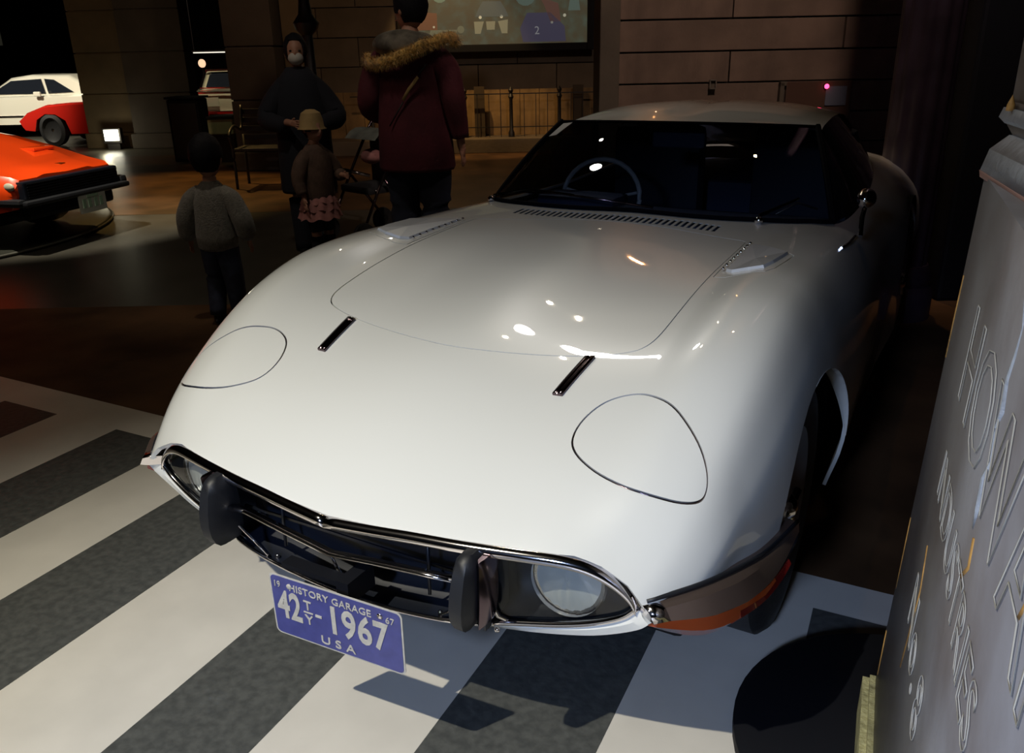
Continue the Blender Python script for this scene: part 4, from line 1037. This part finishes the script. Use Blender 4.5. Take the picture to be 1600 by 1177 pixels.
# lettered cabinet
grey_p = mat('worn_grey_paint', (.25, .255, .285), .45, col2=(.14, .125, .125), noise_scale=3.5, bump=.15, bump_scale=30)
blue_p = mat('blue_grey_paint', (.36, .40, .47), .5, noise_amt=.12, noise_scale=20, bump=.4, bump_scale=60)
brown_p = mat('brown_grey_paint', (.16, .14, .13), .5, noise_amt=.2, noise_scale=12, bump=.2)
worn = mat('worn_ochre', (.42, .23, .06), .6, noise_amt=.3, noise_scale=40); pinkp = mat('chipped_pink', (.45, .27, .24), .7)
line = mat('scratched_pale_line', (.40, .40, .38), .6)
A0 = vec(.985, .44, 0); D0 = vec(.107, -.9943, 0).normalized(); NN = vec(-D0.y, D0.x, 0)*-1   # face direction, inward normal
NI = vec(-D0.y, D0.x, 0)
if NI.x < 0: NI = -NI
ct = empty('lettered_cabinet', A0, math.atan2(D0.y, D0.x), 'tall weathered grey cabinet with outlined lettering at the right edge, beside the coupe', 'cabinet')
# local x: along the face towards the camera, local y: inwards to the right or left
inv = 1 if (Matrix.Rotation(math.atan2(D0.y, D0.x), 3, 'Z') @ vec(0, 1, 0)).dot(NI) > 0 else -1
def lean(z): return .030*(z-.17)/.985
def cpoly(d, L=1.02): return [(-d, -inv*d), (L+d, -inv*d), (L+d, inv*(.42+d)), (.05-d*.4, inv*(.42+d)), (-d, inv*.10)]
LB = 1.04
bm = bmesh.new(); loft(bm, [[vec(p[0], p[1], .17) for p in cpoly(0, LB)], [vec(p[0], p[1], 1.155) for p in cpoly(-.030, LB)]]); body = obj('cabinet_body', bm, grey_p, ct)
bm = bmesh.new(); prism(bm, cpoly(.022, LB), 0, .155); prism(bm, cpoly(.010, LB), .155, .172); obj('plinth', bm, mat('worn_yellow_plinth', (.30, .28, .14), .6, noise_amt=.35, noise_scale=25, bump=.5, bump_scale=90), ct)
def cpoly2(d, L): d -= .030; return [(-d, -inv*d), (L+d, inv*(.11-d)), (L+d, inv*(.42+d)), (.05-d*.4, inv*(.42+d)), (-d, inv*.10)]
def taper(bm, d0, z0, d1, z1):
    a = cpoly2(d0, LB); b = cpoly2(d1, LB)
    loft(bm, [[vec(p[0], p[1], z0) for p in a], [vec(p[0], p[1], z1) for p in b]])
bm = bmesh.new(); taper(bm, .006, 1.150, .008, 1.160); obj('chipped_edge', bm, pinkp, ct)
bm = bmesh.new(); taper(bm, .007, 1.160, .0, 1.192); taper(bm, .0, 1.192, -.020, 1.214); obj('moulding', bm, blue_p, ct)
bm = bmesh.new(); taper(bm, -.024, 1.214, -.014, 1.230); obj('neck', bm, brown_p, ct)
bm = bmesh.new(); taper(bm, -.012, 1.230, -.004, 1.238); taper(bm, -.004, 1.238, -.008, 1.252); obj('moulding', bm, blue_p, ct)
bm = bmesh.new(); taper(bm, -.012, 1.252, -.012, 1.260); taper(bm, -.016, 1.260, -.020, 2.6); obj('post', bm, brown_p, ct)
for k_ in range(4):
    bm = bmesh.new(); lathe(bm, [(.006, 1.250), (.0055, 1.258), (0, 1.272)], 10, 'Z', (.09+k_*.14, inv*(.032+.10*(.09+k_*.14)), 0)); obj('stud', bm, worn, ct)
bm = bmesh.new(); lathe(bm, [(.34, 0), (.35, .02), (.35, .045), (.33, .06), (.0, .062)], 56, 'Z', (.015, inv*.09, 0)); obj('round_base', bm, M['black'], ct, True)['label'] = 'round black base plate'
# lettering on the face: local x along, z up
def ctext(s, size, x, z, xs, ol):
    me = text_mesh(s, size, outline=ol, xscale=xs, align='LEFT')
    o = link('outlined_lettering', me, line, ct); o.location = (x, inv*(lean(z)-.0015), z)
    # face normal points away from the cabinet: text must read along +x seen from outside
    o.rotation_euler = (math.pi/2-inv*.0305, 0, 0)
    return o
ctext('HOWARD', .190, .27, .890, 1.02, .0008)
ctext('INDUSTRIES', .098, .28, .742, 1.02, .0006)
ctext('No. 8', .125, .27, .515, 1.0, .0007)
def chip(pts, w_=.004):
    bm = bmesh.new(); tube(bm, [(x, inv*(lean(z)+.0015), z) for x, z in pts], w_, 5, up=(0, 1, 0)); obj('worn_chip', bm, worn, ct)
chip([(.02, .40), (.018, .55)], .0025); chip([(.30, .44), (.33, .60), (.30, .66)], .0030); chip([(.03, .86), (.032, .93), (.04, 1.0)], .003)
chip([(.60, .80), (.63, .83), (.62, .86)], .0035); chip([(.52, .45), (.55, .49)], .004); chip([(.86, .93), (.87, .95)], .003); chip([(.02, .20), (.015, .30)], .003)
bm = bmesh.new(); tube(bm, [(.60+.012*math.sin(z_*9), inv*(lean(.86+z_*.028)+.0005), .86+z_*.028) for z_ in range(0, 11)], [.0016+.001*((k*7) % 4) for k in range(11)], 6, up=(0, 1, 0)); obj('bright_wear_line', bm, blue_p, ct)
# ------------------------------------------------------------------ people
def skin_body(name, J, Ed, parent, m_, root=0, sub=2):
    me = bpy.data.meshes.new(name); me.from_pydata([j[0] for j in J], Ed, []); me.update()
    o = bpy.data.objects.new(name, me); COL.objects.link(o)
    sk = o.modifiers.new('s', 'SKIN'); sk.use_smooth_shade = True
    for i, j in enumerate(J):
        r_ = j[1]; me.skin_vertices[0].data[i].radius = (r_, r_) if not isinstance(r_, tuple) else r_
        me.skin_vertices[0].data[i].use_root = (i == root)
    o.modifiers.new('d', 'SUBSURF').levels = sub
    dg = bpy.context.evaluated_depsgraph_get(); dg.update()
    me2 = bpy.data.meshes.new_from_object(o.evaluated_get(dg)); bpy.data.objects.remove(o, do_unlink=True)
    me2.materials.clear(); me2.name = name
    return link(name, me2, m_, parent, True)
def person(name_label, loc, rz, h, pose, hair='short', face_turn=0.0):
    """returns root; figure of height h facing local -y"""
    root = empty('person', loc, rz, name_label, 'person'); k = h/1.75
    hs = pose.get('head_k', 1.0)
    def P(x, y, z): return (x*k, y*k, z*k)
    aL, aR = pose['armL'], pose['armR']      # shoulder, elbow, wrist lists (elbow, wrist)
    lL, lR = pose['legL'], pose['legR']      # knee, ankle
    J = [(P(0, 0, .95), .13*k), (P(0, 0, 1.12), .125*k), (P(0, .01, 1.30), .14*k), (P(0, .01, 1.43), .085*k), (P(0, 0, 1.50), .052*k), (P(0, -.01, 1.56), .055*k*hs)]
    Ed = [(0, 1), (1, 2), (2, 3), (3, 4), (4, 5)]
    def chain(start, pts, rads):
        prev = start
        for p, r_ in zip(pts, rads): J.append((P(*p), r_*k)); Ed.append((prev, len(J)-1)); prev = len(J)-1
        return prev
    for sg, ar in ((1, aL), (-1, aR)):
        w_ = chain(3, [(sg*.15, .01, 1.38), ar[0], ar[1]], [.045, .036, .028])
        hd = Vector(ar[1])-Vector(ar[0]); hd.normalize(); side = Vector((0, -1, 0)) if abs(hd.y) < .8 else Vector((0, 0, 1)); wr = Vector(ar[1])
        pm = wr+hd*.06; pa = chain(w_, [tuple(pm)], [.026])
        acr = side
        for q, ln in enumerate((.065, .078, .072, .055)):
            b0 = pm+acr*(.026-.0175*q)+hd*.028; c1 = b0+hd*ln*.55; inward = Vector((-sg, 0, 0)); c2 = b0+hd*ln*.9+inward*.014
            chain(pa, [tuple(b0), tuple(c1), tuple(c2)], [.009, .0085, .007])
        th = wr+hd*.03+acr*.028; chain(pa, [tuple(th), tuple(th+hd*.035+acr*.016)], [.011, .008])
    for sg, lg in ((1, lL), (-1, lR)):
        an = lg[1]; chain(0, [(sg*.09, 0, .88), lg[0], an, (an[0], an[1]-.07, an[2]-.045), (an[0], an[1]-.14, an[2]-.055)], [.085, .058, .040, .034, .026])
    skin_body('body', J, Ed, root, M['skin'])
    # head with face, turned
    hm = empty('head_pivot', P(0, -.01, 1.60)); hm.parent = root; hm.rotation_euler = (0, 0, face_turn)
    bpy.data.objects.remove(hm, do_unlink=True)
    R_ = Matrix.Rotation(face_turn, 3, 'Z')
    bm = bmesh.new(); g = ell(bm, (0, 0, 0), (.075, .095, .115), 32, 24)
    for v in g:
        x, y, z = v.co
        if z < 0: v.co.x *= 1+z*1.9; v.co.y += -(-z)*.12 if y < 0 else z*.25*0
        if y < -.05: v.co.y += .010*(abs(x)/.075)**2
        # nose, brow, eye sockets, lips, chin
        if y < 0:
            v.co.y -= .022*math.exp(-((x/.013)**2+((z+.020)/.024)**2)); v.co.y += .010*math.exp(-(((abs(x)-.030)/.015)**2+((z-.008)/.012)**2))
            v.co.y -= .006*math.exp(-((x/.026)**2+((z+.058)/.010)**2)); v.co.y -= .008*math.exp(-((x/.022)**2+((z+.098)/.014)**2))
    for sg in (1, -1):
        ell(bm, (sg*.031, -.078, .006), (.013, .009, .008), 12, 8, mi=1)
        ell(bm, (sg*.077, .008, -.005), (.010, .020, .032), 12, 8)
    bx(bm, (0, -.094, -.058), (.040, .010, .006), bevel=.002, mi=2)
    for v in bm.verts: v.co = R_ @ (v.co*k*hs)+Vector(P(0, -.018, 1.635))+Vector((0, 0, .12*k*(hs-1)))
    obj('head', bm, [M['skin'], mat('eye_dark', (.02, .015, .012), .2), mat('lips', (.3, .09, .07), .5)], root, True)
    bm = bmesh.new(); g = ell(bm, (0, .012, .018), (.089, .108, .118), 36, 26)
    kill = []
    for v in g:
        x, y, z = v.co
        lim = -.045 if hair == 'short' else -.12
        if y < -.055 and z < .075: v.co.y = -.055+.0*(y)
        if z < lim+(.02 if y < 0 else -.03): v.co.z = lim+(.02 if y < 0 else -.03)
        v.co += v.co.normalized()*.006*noise.noise(v.co*40)
    for v in bm.verts: v.co = R_ @ (v.co*k*hs)+Vector(P(0, -.018, 1.635))+Vector((0, 0, .12*k*(hs-1)))
    obj('hair', bm, M['hair'], root, True)
    return root, k, P
def garment(name, rings, sleeves, parent, m_, n=28, wob=.008, label=None):
    """torso rings (cx,cy,z,rx,ry) joined with tapered sleeves in one cloth mesh"""
    bm = bmesh.new(); L = []
    for cx, cy, z, rx, ry in rings:
        L.append([vec(cx+rx*math.cos(a)*(1+wob*3*noise.noise(vec(math.cos(a)*2.2, math.sin(a)*2.2, z*6))), cy+ry*math.sin(a)*(1+wob*4*noise.noise(vec(math.cos(a)*3, math.sin(a)*3, z*7+3))), z) for a in [2*math.pi*k/n for k in range(n)]])
    loft(bm, L, True, True, True)
    for pts, rads in sleeves:
        C = catmull(pts, 6); rr = []
        for i in range(len(C)):
            t = i/(len(C)-1)*(len(rads)-1); q = min(int(t), len(rads)-2); rr.append((rads[q]*(1-t+q)+rads[q+1]*(t-q))*(1+wob*4*noise.noise(C[i]*14)))
        tube(bm, C, rr, 16)
    o = obj(name, bm, m_, parent, 'all')
    if label: o['label'] = label
    return o
def leg_tubes(name, parent, m_, legs, label=None):
    bm = bmesh.new()
    for pts, rads in legs:
        C = catmull(pts, 6); rr = []
        for i in range(len(C)):
            t = i/(len(C)-1)*(len(rads)-1); q = min(int(t), len(rads)-2); rr.append((rads[q]*(1-t+q)+rads[q+1]*(t-q))*(1+.03*noise.noise(C[i]*20)))
        tube(bm, C, rr, 18)
    o = obj(name, bm, m_, parent, 'all')
    if label: o['label'] = label
    return o
def shoes(parent, P, k, an, m_, trim=None):
    for sg_ in an:
        bm = bmesh.new(); x, y, z = sg_
        g = ell(bm, P(x, y-.055, .045), (.045*k, .125*k, .045*k), 18, 12)
        for v in g: v.co.z = max(v.co.z, .004)
        tube(bm, [P(x, y, .05), P(x, y, .12)], .048*k, 12)
        s_ = obj('shoe', bm, m_, parent, True)
        if trim:
            bm = bmesh.new(); lathe(bm, [(.050*k, .105*k), (.054*k, .12*k), (.050*k, .135*k)], 16, 'Z', P(x, y, 0)); obj('trim', bm, trim, s_, True)
yawc = math.atan2(CAM.x+2.45, -(CAM.y-2.0))
# --- child in grey pullover, back to us
kid, k, P = person('small child with black hair in a fuzzy grey pullover and blue jeans, seen from behind', (-2.47, 1.99, 0), math.radians(205), .89,
    dict(armL=[(.27, .02, 1.14), (.30, -.02, .90)], armR=[(-.27, .02, 1.14), (-.31, -.03, .90)], legL=[(.10, -.06, .46), (.10, .04, .09)], legR=[(-.09, -.03, .46), (-.10, -.05, .09)], head_k=1.78))
knit = mat('fuzzy_grey_knit', (.20, .195, .17), .95, noise_amt=.15, noise_scale=60, bump=.8, bump_scale=140, sheen=.3)
q = k
garment('pullover', [(0, 0, .80*q, .17*q, .135*q), (0, 0, .83*q, .20*q, .16*q), (0, 0, .95*q, .215*q, .17*q), (0, 0, 1.12*q, .205*q, .155*q), (0, .01*q, 1.30*q, .20*q, .145*q), (0, .01*q, 1.42*q, .165*q, .115*q), (0, 0, 1.49*q, .09*q, .085*q), (0, 0, 1.50*q, .075*q, .07*q)],
    [([P(sg*.10, .01, 1.385), P(sg*.20, .01, 1.31), P(sg*.29, .02, 1.12), P(sg*.31, -.01, .96), P(sg*.315, -.03, .90)], [.085*q, .10*q, .105*q, .095*q, .045*q]) for sg in (1, -1)], kid, knit, wob=.02)
jeans = mat('blue_jeans', (.035, .045, .085), .85, noise_amt=.25, noise_scale=20)
leg_tubes('jeans', kid, jeans, [([P(sg*.07, .0, .90), P(sg*.10, -.03 if sg < 0 else -.05, .48), P(sg*.10, -.05 if sg < 0 else .04, .10)], [.13*q, .105*q, .080*q]) for sg in (1, -1)])
shoes(kid, P, k, [(.10, .04, 0), (-.10, -.05, 0)], mat('dark_shoe', (.015, .015, .018), .5), mat('green_trim', (.12, .30, .08), .5))
# --- man in maroon parka
man, k, P = person('man in a maroon parka with fur-trimmed hood seen from behind, head turned left', (-2.10, 3.30, 0), math.radians(198), 1.70,
    dict(armL=[(.30, .03, 1.12), (.28, -.18, 1.0)], armR=[(-.27, .03, 1.12), (-.285, -.03, .86)], legL=[(.10, -.02, .48), (.10, 0, .09)], legR=[(-.10, -.02, .48), (-.10, 0, .09)], head_k=1.08), face_turn=math.radians(62))
maroon = mat('maroon_cloth', (.085, .012, .022), .85, noise_amt=.25, noise_scale=5, bump=.25, bump_scale=50)
q = k
garment('parka', [(0, 0, .70*q, .235*q, .20*q), (0, 0, .72*q, .245*q, .21*q), (0, 0, .95*q, .232*q, .195*q), (0, .01*q, 1.15*q, .215*q, .18*q), (0, .01*q, 1.32*q, .205*q, .165*q), (0, .02*q, 1.42*q, .17*q, .14*q), (0, .01*q, 1.49*q, .10*q, .10*q)],
    [([P(.10, .01, 1.385), P(.21, .02, 1.29), P(.275, .03, 1.10), P(.26, -.16, 1.01)], [.10*q, .095*q, .08*q, .055*q]), ([P(-.10, .01, 1.385), P(-.21, .02, 1.29), P(-.265, .03, 1.10), P(-.285, -.02, .90)], [.10*q, .095*q, .078*q, .055*q])], man, maroon, wob=.012)
bm = bmesh.new()     # hood lying on the shoulders, grey lining
g = ell(bm, P(0, .11, 1.44), (.20*q, .13*q, .085*q), 30, 20)
for v in g: v.co += v.co.normalized()*.012*noise.noise(v.co*9)
obj('hood_lining', bm, mat('grey_lining', (.17, .15, .12), .8, noise_amt=.6, noise_scale=9, bump=.4, bump_scale=15), man, True)
fur = mat('tan_fur', (.62, .38, .10), .9, noise_amt=.45, noise_scale=40, bump=.9, bump_scale=90, sheen=.5)
bm = bmesh.new()
C = catmull([P(.27, .0, 1.37), P(.22, .13, 1.345), P(.10, .235, 1.345), P(-.05, .25, 1.39), P(-.16, .20, 1.44), P(-.27, .08, 1.475), P(-.275, -.02, 1.46)], 8)
tube(bm, C, [(.030+.003*math.sin(i*.9)) for i in range(len(C))], 12)
fo = obj('fur_trim', bm, fur, man, 'all')
bm = bmesh.new(); random.seed(3)
for i in range(5000):
    c_ = C[random.randrange(len(C))]; d_ = vec(random.gauss(0, 1), random.gauss(0, 1), random.gauss(0, 1)).normalized(); a = c_+d_*.026+vec(random.gauss(0, .008), random.gauss(0, .008), 0); b3 = a+d_*.028+vec(0, 0, -.006)
    s_ = d_.cross(vec(.3, .2, 1)).normalized()*.0016
    bm.faces.new([bm.verts.new(a-s_), bm.verts.new(a+s_), bm.verts.new(b3)])
tag(obj('fur_strands', bm, fur, fo), kind='stuff')
bm = bmesh.new(); tube(bm, [P(-.10, .205, 1.26), P(-.04, .213, 1.19), P(.0, .21, 1.13)], .010, 8, flat=.4, up=(0, 1, 0)); obj('strap', bm, mat('tan_strap', (.32, .22, .08), .7), man)
bm = bmesh.new(); tube(bm, [P(-.15, .19, 1.33), P(-.10, .205, 1.27)], .005, 6); tube(bm, [P(.0, .21, 1.12), P(.10, .195, .98)], .004, 6); obj('cord', bm, M['rubber'], man)
leg_tubes('trousers', man, mat('dark_blue_denim', (.014, .020, .042), .85, noise_amt=.3), [([P(sg*.09, 0, .92), P(sg*.10, -.02, .50), P(sg*.10, 0, .06)], [.135*q, .105*q, .09*q]) for sg in (1, -1)])
shoes(man, P, k, [(.10, 0, 0), (-.10, 0, 0)], mat('black_shoe', (.01, .01, .01), .5))
# --- woman in black with mask
wom, k, P = person('woman with black hair and a white face mask in a black coat, facing us', hall(-1.395, 6.0), math.radians(40), 1.47,
    dict(armL=[(.25, -.04, 1.14), (.12, -.28, 1.10)], armR=[(-.25, -.04, 1.14), (-.08, -.28, 1.12)], legL=[(.09, -.01, .48), (.09, 0, .09)], legR=[(-.09, -.01, .48), (-.09, 0, .09)], head_k=1.05), hair='long')
blk_cloth = mat('black_cloth', (.011, .013, .022), .9, bump=.3, bump_scale=30); q = k
garment('coat', [(0, 0, .55*q, .22*q, .18*q), (0, 0, .58*q, .23*q, .19*q), (0, 0, .95*q, .22*q, .17*q), (0, 0, 1.15*q, .22*q, .165*q), (0, 0, 1.32*q, .215*q, .155*q), (0, 0, 1.43*q, .17*q, .13*q), (0, 0, 1.53*q, .085*q, .085*q)],
    [([P(sg*.09, 0, 1.385), P(sg*.19, -.01, 1.29), P(sg*.27, -.05, 1.14), P(sg*.13, -.24, 1.10)], [.095*q, .09*q, .085*q, .055*q]) for sg in (1, -1)], wom, blk_cloth, wob=.01)
bm = bmesh.new(); g = ell(bm, P(0, -.084, 1.592), (.060*q, .062*q, .050*q), 22, 16)
obj('face_mask', bm, mat('mask_white', (.55, .54, .50), .8), wom, True)
leg_tubes('trousers', wom, blk_cloth, [([P(sg*.09, 0, .92), P(sg*.09, -.01, .50), P(sg*.09, 0, .06)], [.12*q, .09*q, .075*q]) for sg in (1, -1)])
shoes(wom, P, k, [(.09, 0, 0), (-.09, 0, 0)], mat('black_boot', (.01, .01, .01), .5))
# --- girl with beige hat and pink skirt
girl, k, P = person('girl in a beige hat, brown jacket and pink ruffled skirt', hall(-1.20, 5.38), math.radians(75), .98,
    dict(armL=[(.22, -.05, 1.16), (.20, -.22, 1.16)], armR=[(-.22, -.02, 1.14), (-.24, -.08, .95)], legL=[(.08, -.01, .46), (.08, 0, .09)], legR=[(-.08, -.01, .46), (-.08, 0, .09)], head_k=1.3))
q = k; brownj = mat('brown_jacket', (.10, .062, .045), .85, noise_amt=.3, noise_scale=14, bump=.3)
garment('jacket', [(0, 0, .84*q, .19*q, .15*q), (0, 0, .87*q, .20*q, .16*q), (0, 0, 1.1*q, .195*q, .155*q), (0, 0, 1.30*q, .20*q, .15*q), (0, 0, 1.42*q, .16*q, .12*q), (0, 0, 1.50*q, .08*q, .08*q)],
    [([P(.09, 0, 1.385), P(.19, -.01, 1.29), P(.25, -.05, 1.16), P(.21, -.19, 1.16)], [.09*q, .09*q, .08*q, .06*q]), ([P(-.09, 0, 1.385), P(-.19, -.01, 1.29), P(-.25, -.02, 1.13), P(-.25, -.07, .98)], [.09*q, .09*q, .08*q, .06*q])], girl, brownj, wob=.015)
pinkc = mat('pink_cotton', (.42, .19, .18), .85, noise_amt=.12, noise_scale=18)
sk_e = None
for t_, (z0, z1, r0, r1) in enumerate(((.97, .87, .17, .215), (.90, .79, .20, .235), (.82, .69, .215, .255))):
    bm = bmesh.new(); L = []
    for j in range(5):
        t = j/4; z = (z0*(1-t)+z1*t)*q; rr = (r0*(1-t)+r1*t)*q
        L.append([vec(rr*math.cos(a)*(1+.05*t*math.sin(a*13+t_*2)), rr*.86*math.sin(a)*(1+.05*t*math.sin(a*13+t_*2)), z+.008*t*math.sin(a*9+t_)) for a in [2*math.pi*i/72 for i in range(72)]])
    loft(bm, L, True, False, False); obj('ruffle', bm, pinkc, girl, 'all')
leg_tubes('leggings', girl, blk_cloth, [([P(sg*.08, 0, .88), P(sg*.08, -.01, .48), P(sg*.08, 0, .06)], [.10*q, .075*q, .06*q]) for sg in (1, -1)])
shoes(girl, P, k, [(.08, 0, 0), (-.08, 0, 0)], mat('girl_shoe', (.02, .015, .02), .5))
bm = bmesh.new(); hz = 1.70
lathe(bm, [(.16*q, 1.665*q), (.155*q, 1.66*q), (.135*q, 1.69*q), (.128*q, 1.76*q), (.105*q, 1.83*q), (.05*q, 1.865*q), (0, 1.87*q)], 28, 'Z', (0, 0, 0)); obj('hat', bm, mat('beige_felt', (.38, .27, .12), .9, noise_amt=.15), girl, True)
# --- push chair beside them
PCH = 1
pc = empty('push_chair', hall(-1.04, 6.58), math.radians(165), 'grey push chair with chrome hoops between the girl and the man', 'stroller')
bm = bmesh.new()
for sg in (1, -1):
    tube(bm, catmull([(sg*.22, .30, .10), (sg*.22, .10, .45), (sg*.22, -.15, .85), (sg*.22, -.28, 1.0)], 5), .012, 8); tube(bm, [(sg*.22, -.25, .12), (sg*.22, .05, .50)], .012, 8)
tube(bm, [(-.22, -.28, 1.0), (.22, -.28, 1.0)], .014, 8); tube(bm, [(-.22, .12, .42), (.22, .12, .42)], .010, 8)
obj('frame', bm, M['dchrome'], pc)
bm = bmesh.new(); tube(bm, [(-.24+.02*0, .20, .55), (-.12, .34, .60), (.12, .34, .60), (.24, .20, .55)], .013, 8); obj('bumper_bar', bm, M['chrome'], pc)
for x, y in ((.24, .30), (-.24, .30), (.24, -.25), (-.24, -.25)):
    bm = bmesh.new(); lathe(bm, [(.05, -.01), (.095, -.016), (.10, 0), (.095, .016), (.05, .01), (.05, -.01)], 24, 'X', (x, y, .10)); wq = obj('wheel', bm, M['tyre'], pc, True)
    bm = bmesh.new(); lathe(bm, [(.055, .012), (.02, .018), (0, .02)], 16, 'X', (x, y, .10)); obj('hub', bm, M['chrome'], wq, True)
bm = bmesh.new(); L = []
for i in range(9):
    a = math.radians(-20+i*20); L.append([vec(x, -.05-.24*math.cos(a)*.8, .66+.22*math.sin(a)+.0*x) for x in (-.20, -.1, 0, .1, .20)])
loft(bm, L, False)
obj('hood', bm, mat('grey_green_fabric', (.14, .16, .14), .8, noise_amt=.3), pc, 'all')
bm = bmesh.new(); bx(bm, (0, .02, .42), (.38, .34, .06), bevel=.02); bx(bm, (0, -.16, .60), (.38, .06, .36), bevel=.02); obj('seat', bm, mat('dark_fabric', (.02, .022, .025), .85), pc, True)
bm = bmesh.new(); ell(bm, (.02, -.02, .66), (.10, .08, .06)); obj('pink_cloth', bm, pinkc, pc, True)

pc.scale = (.95, .95, .95)
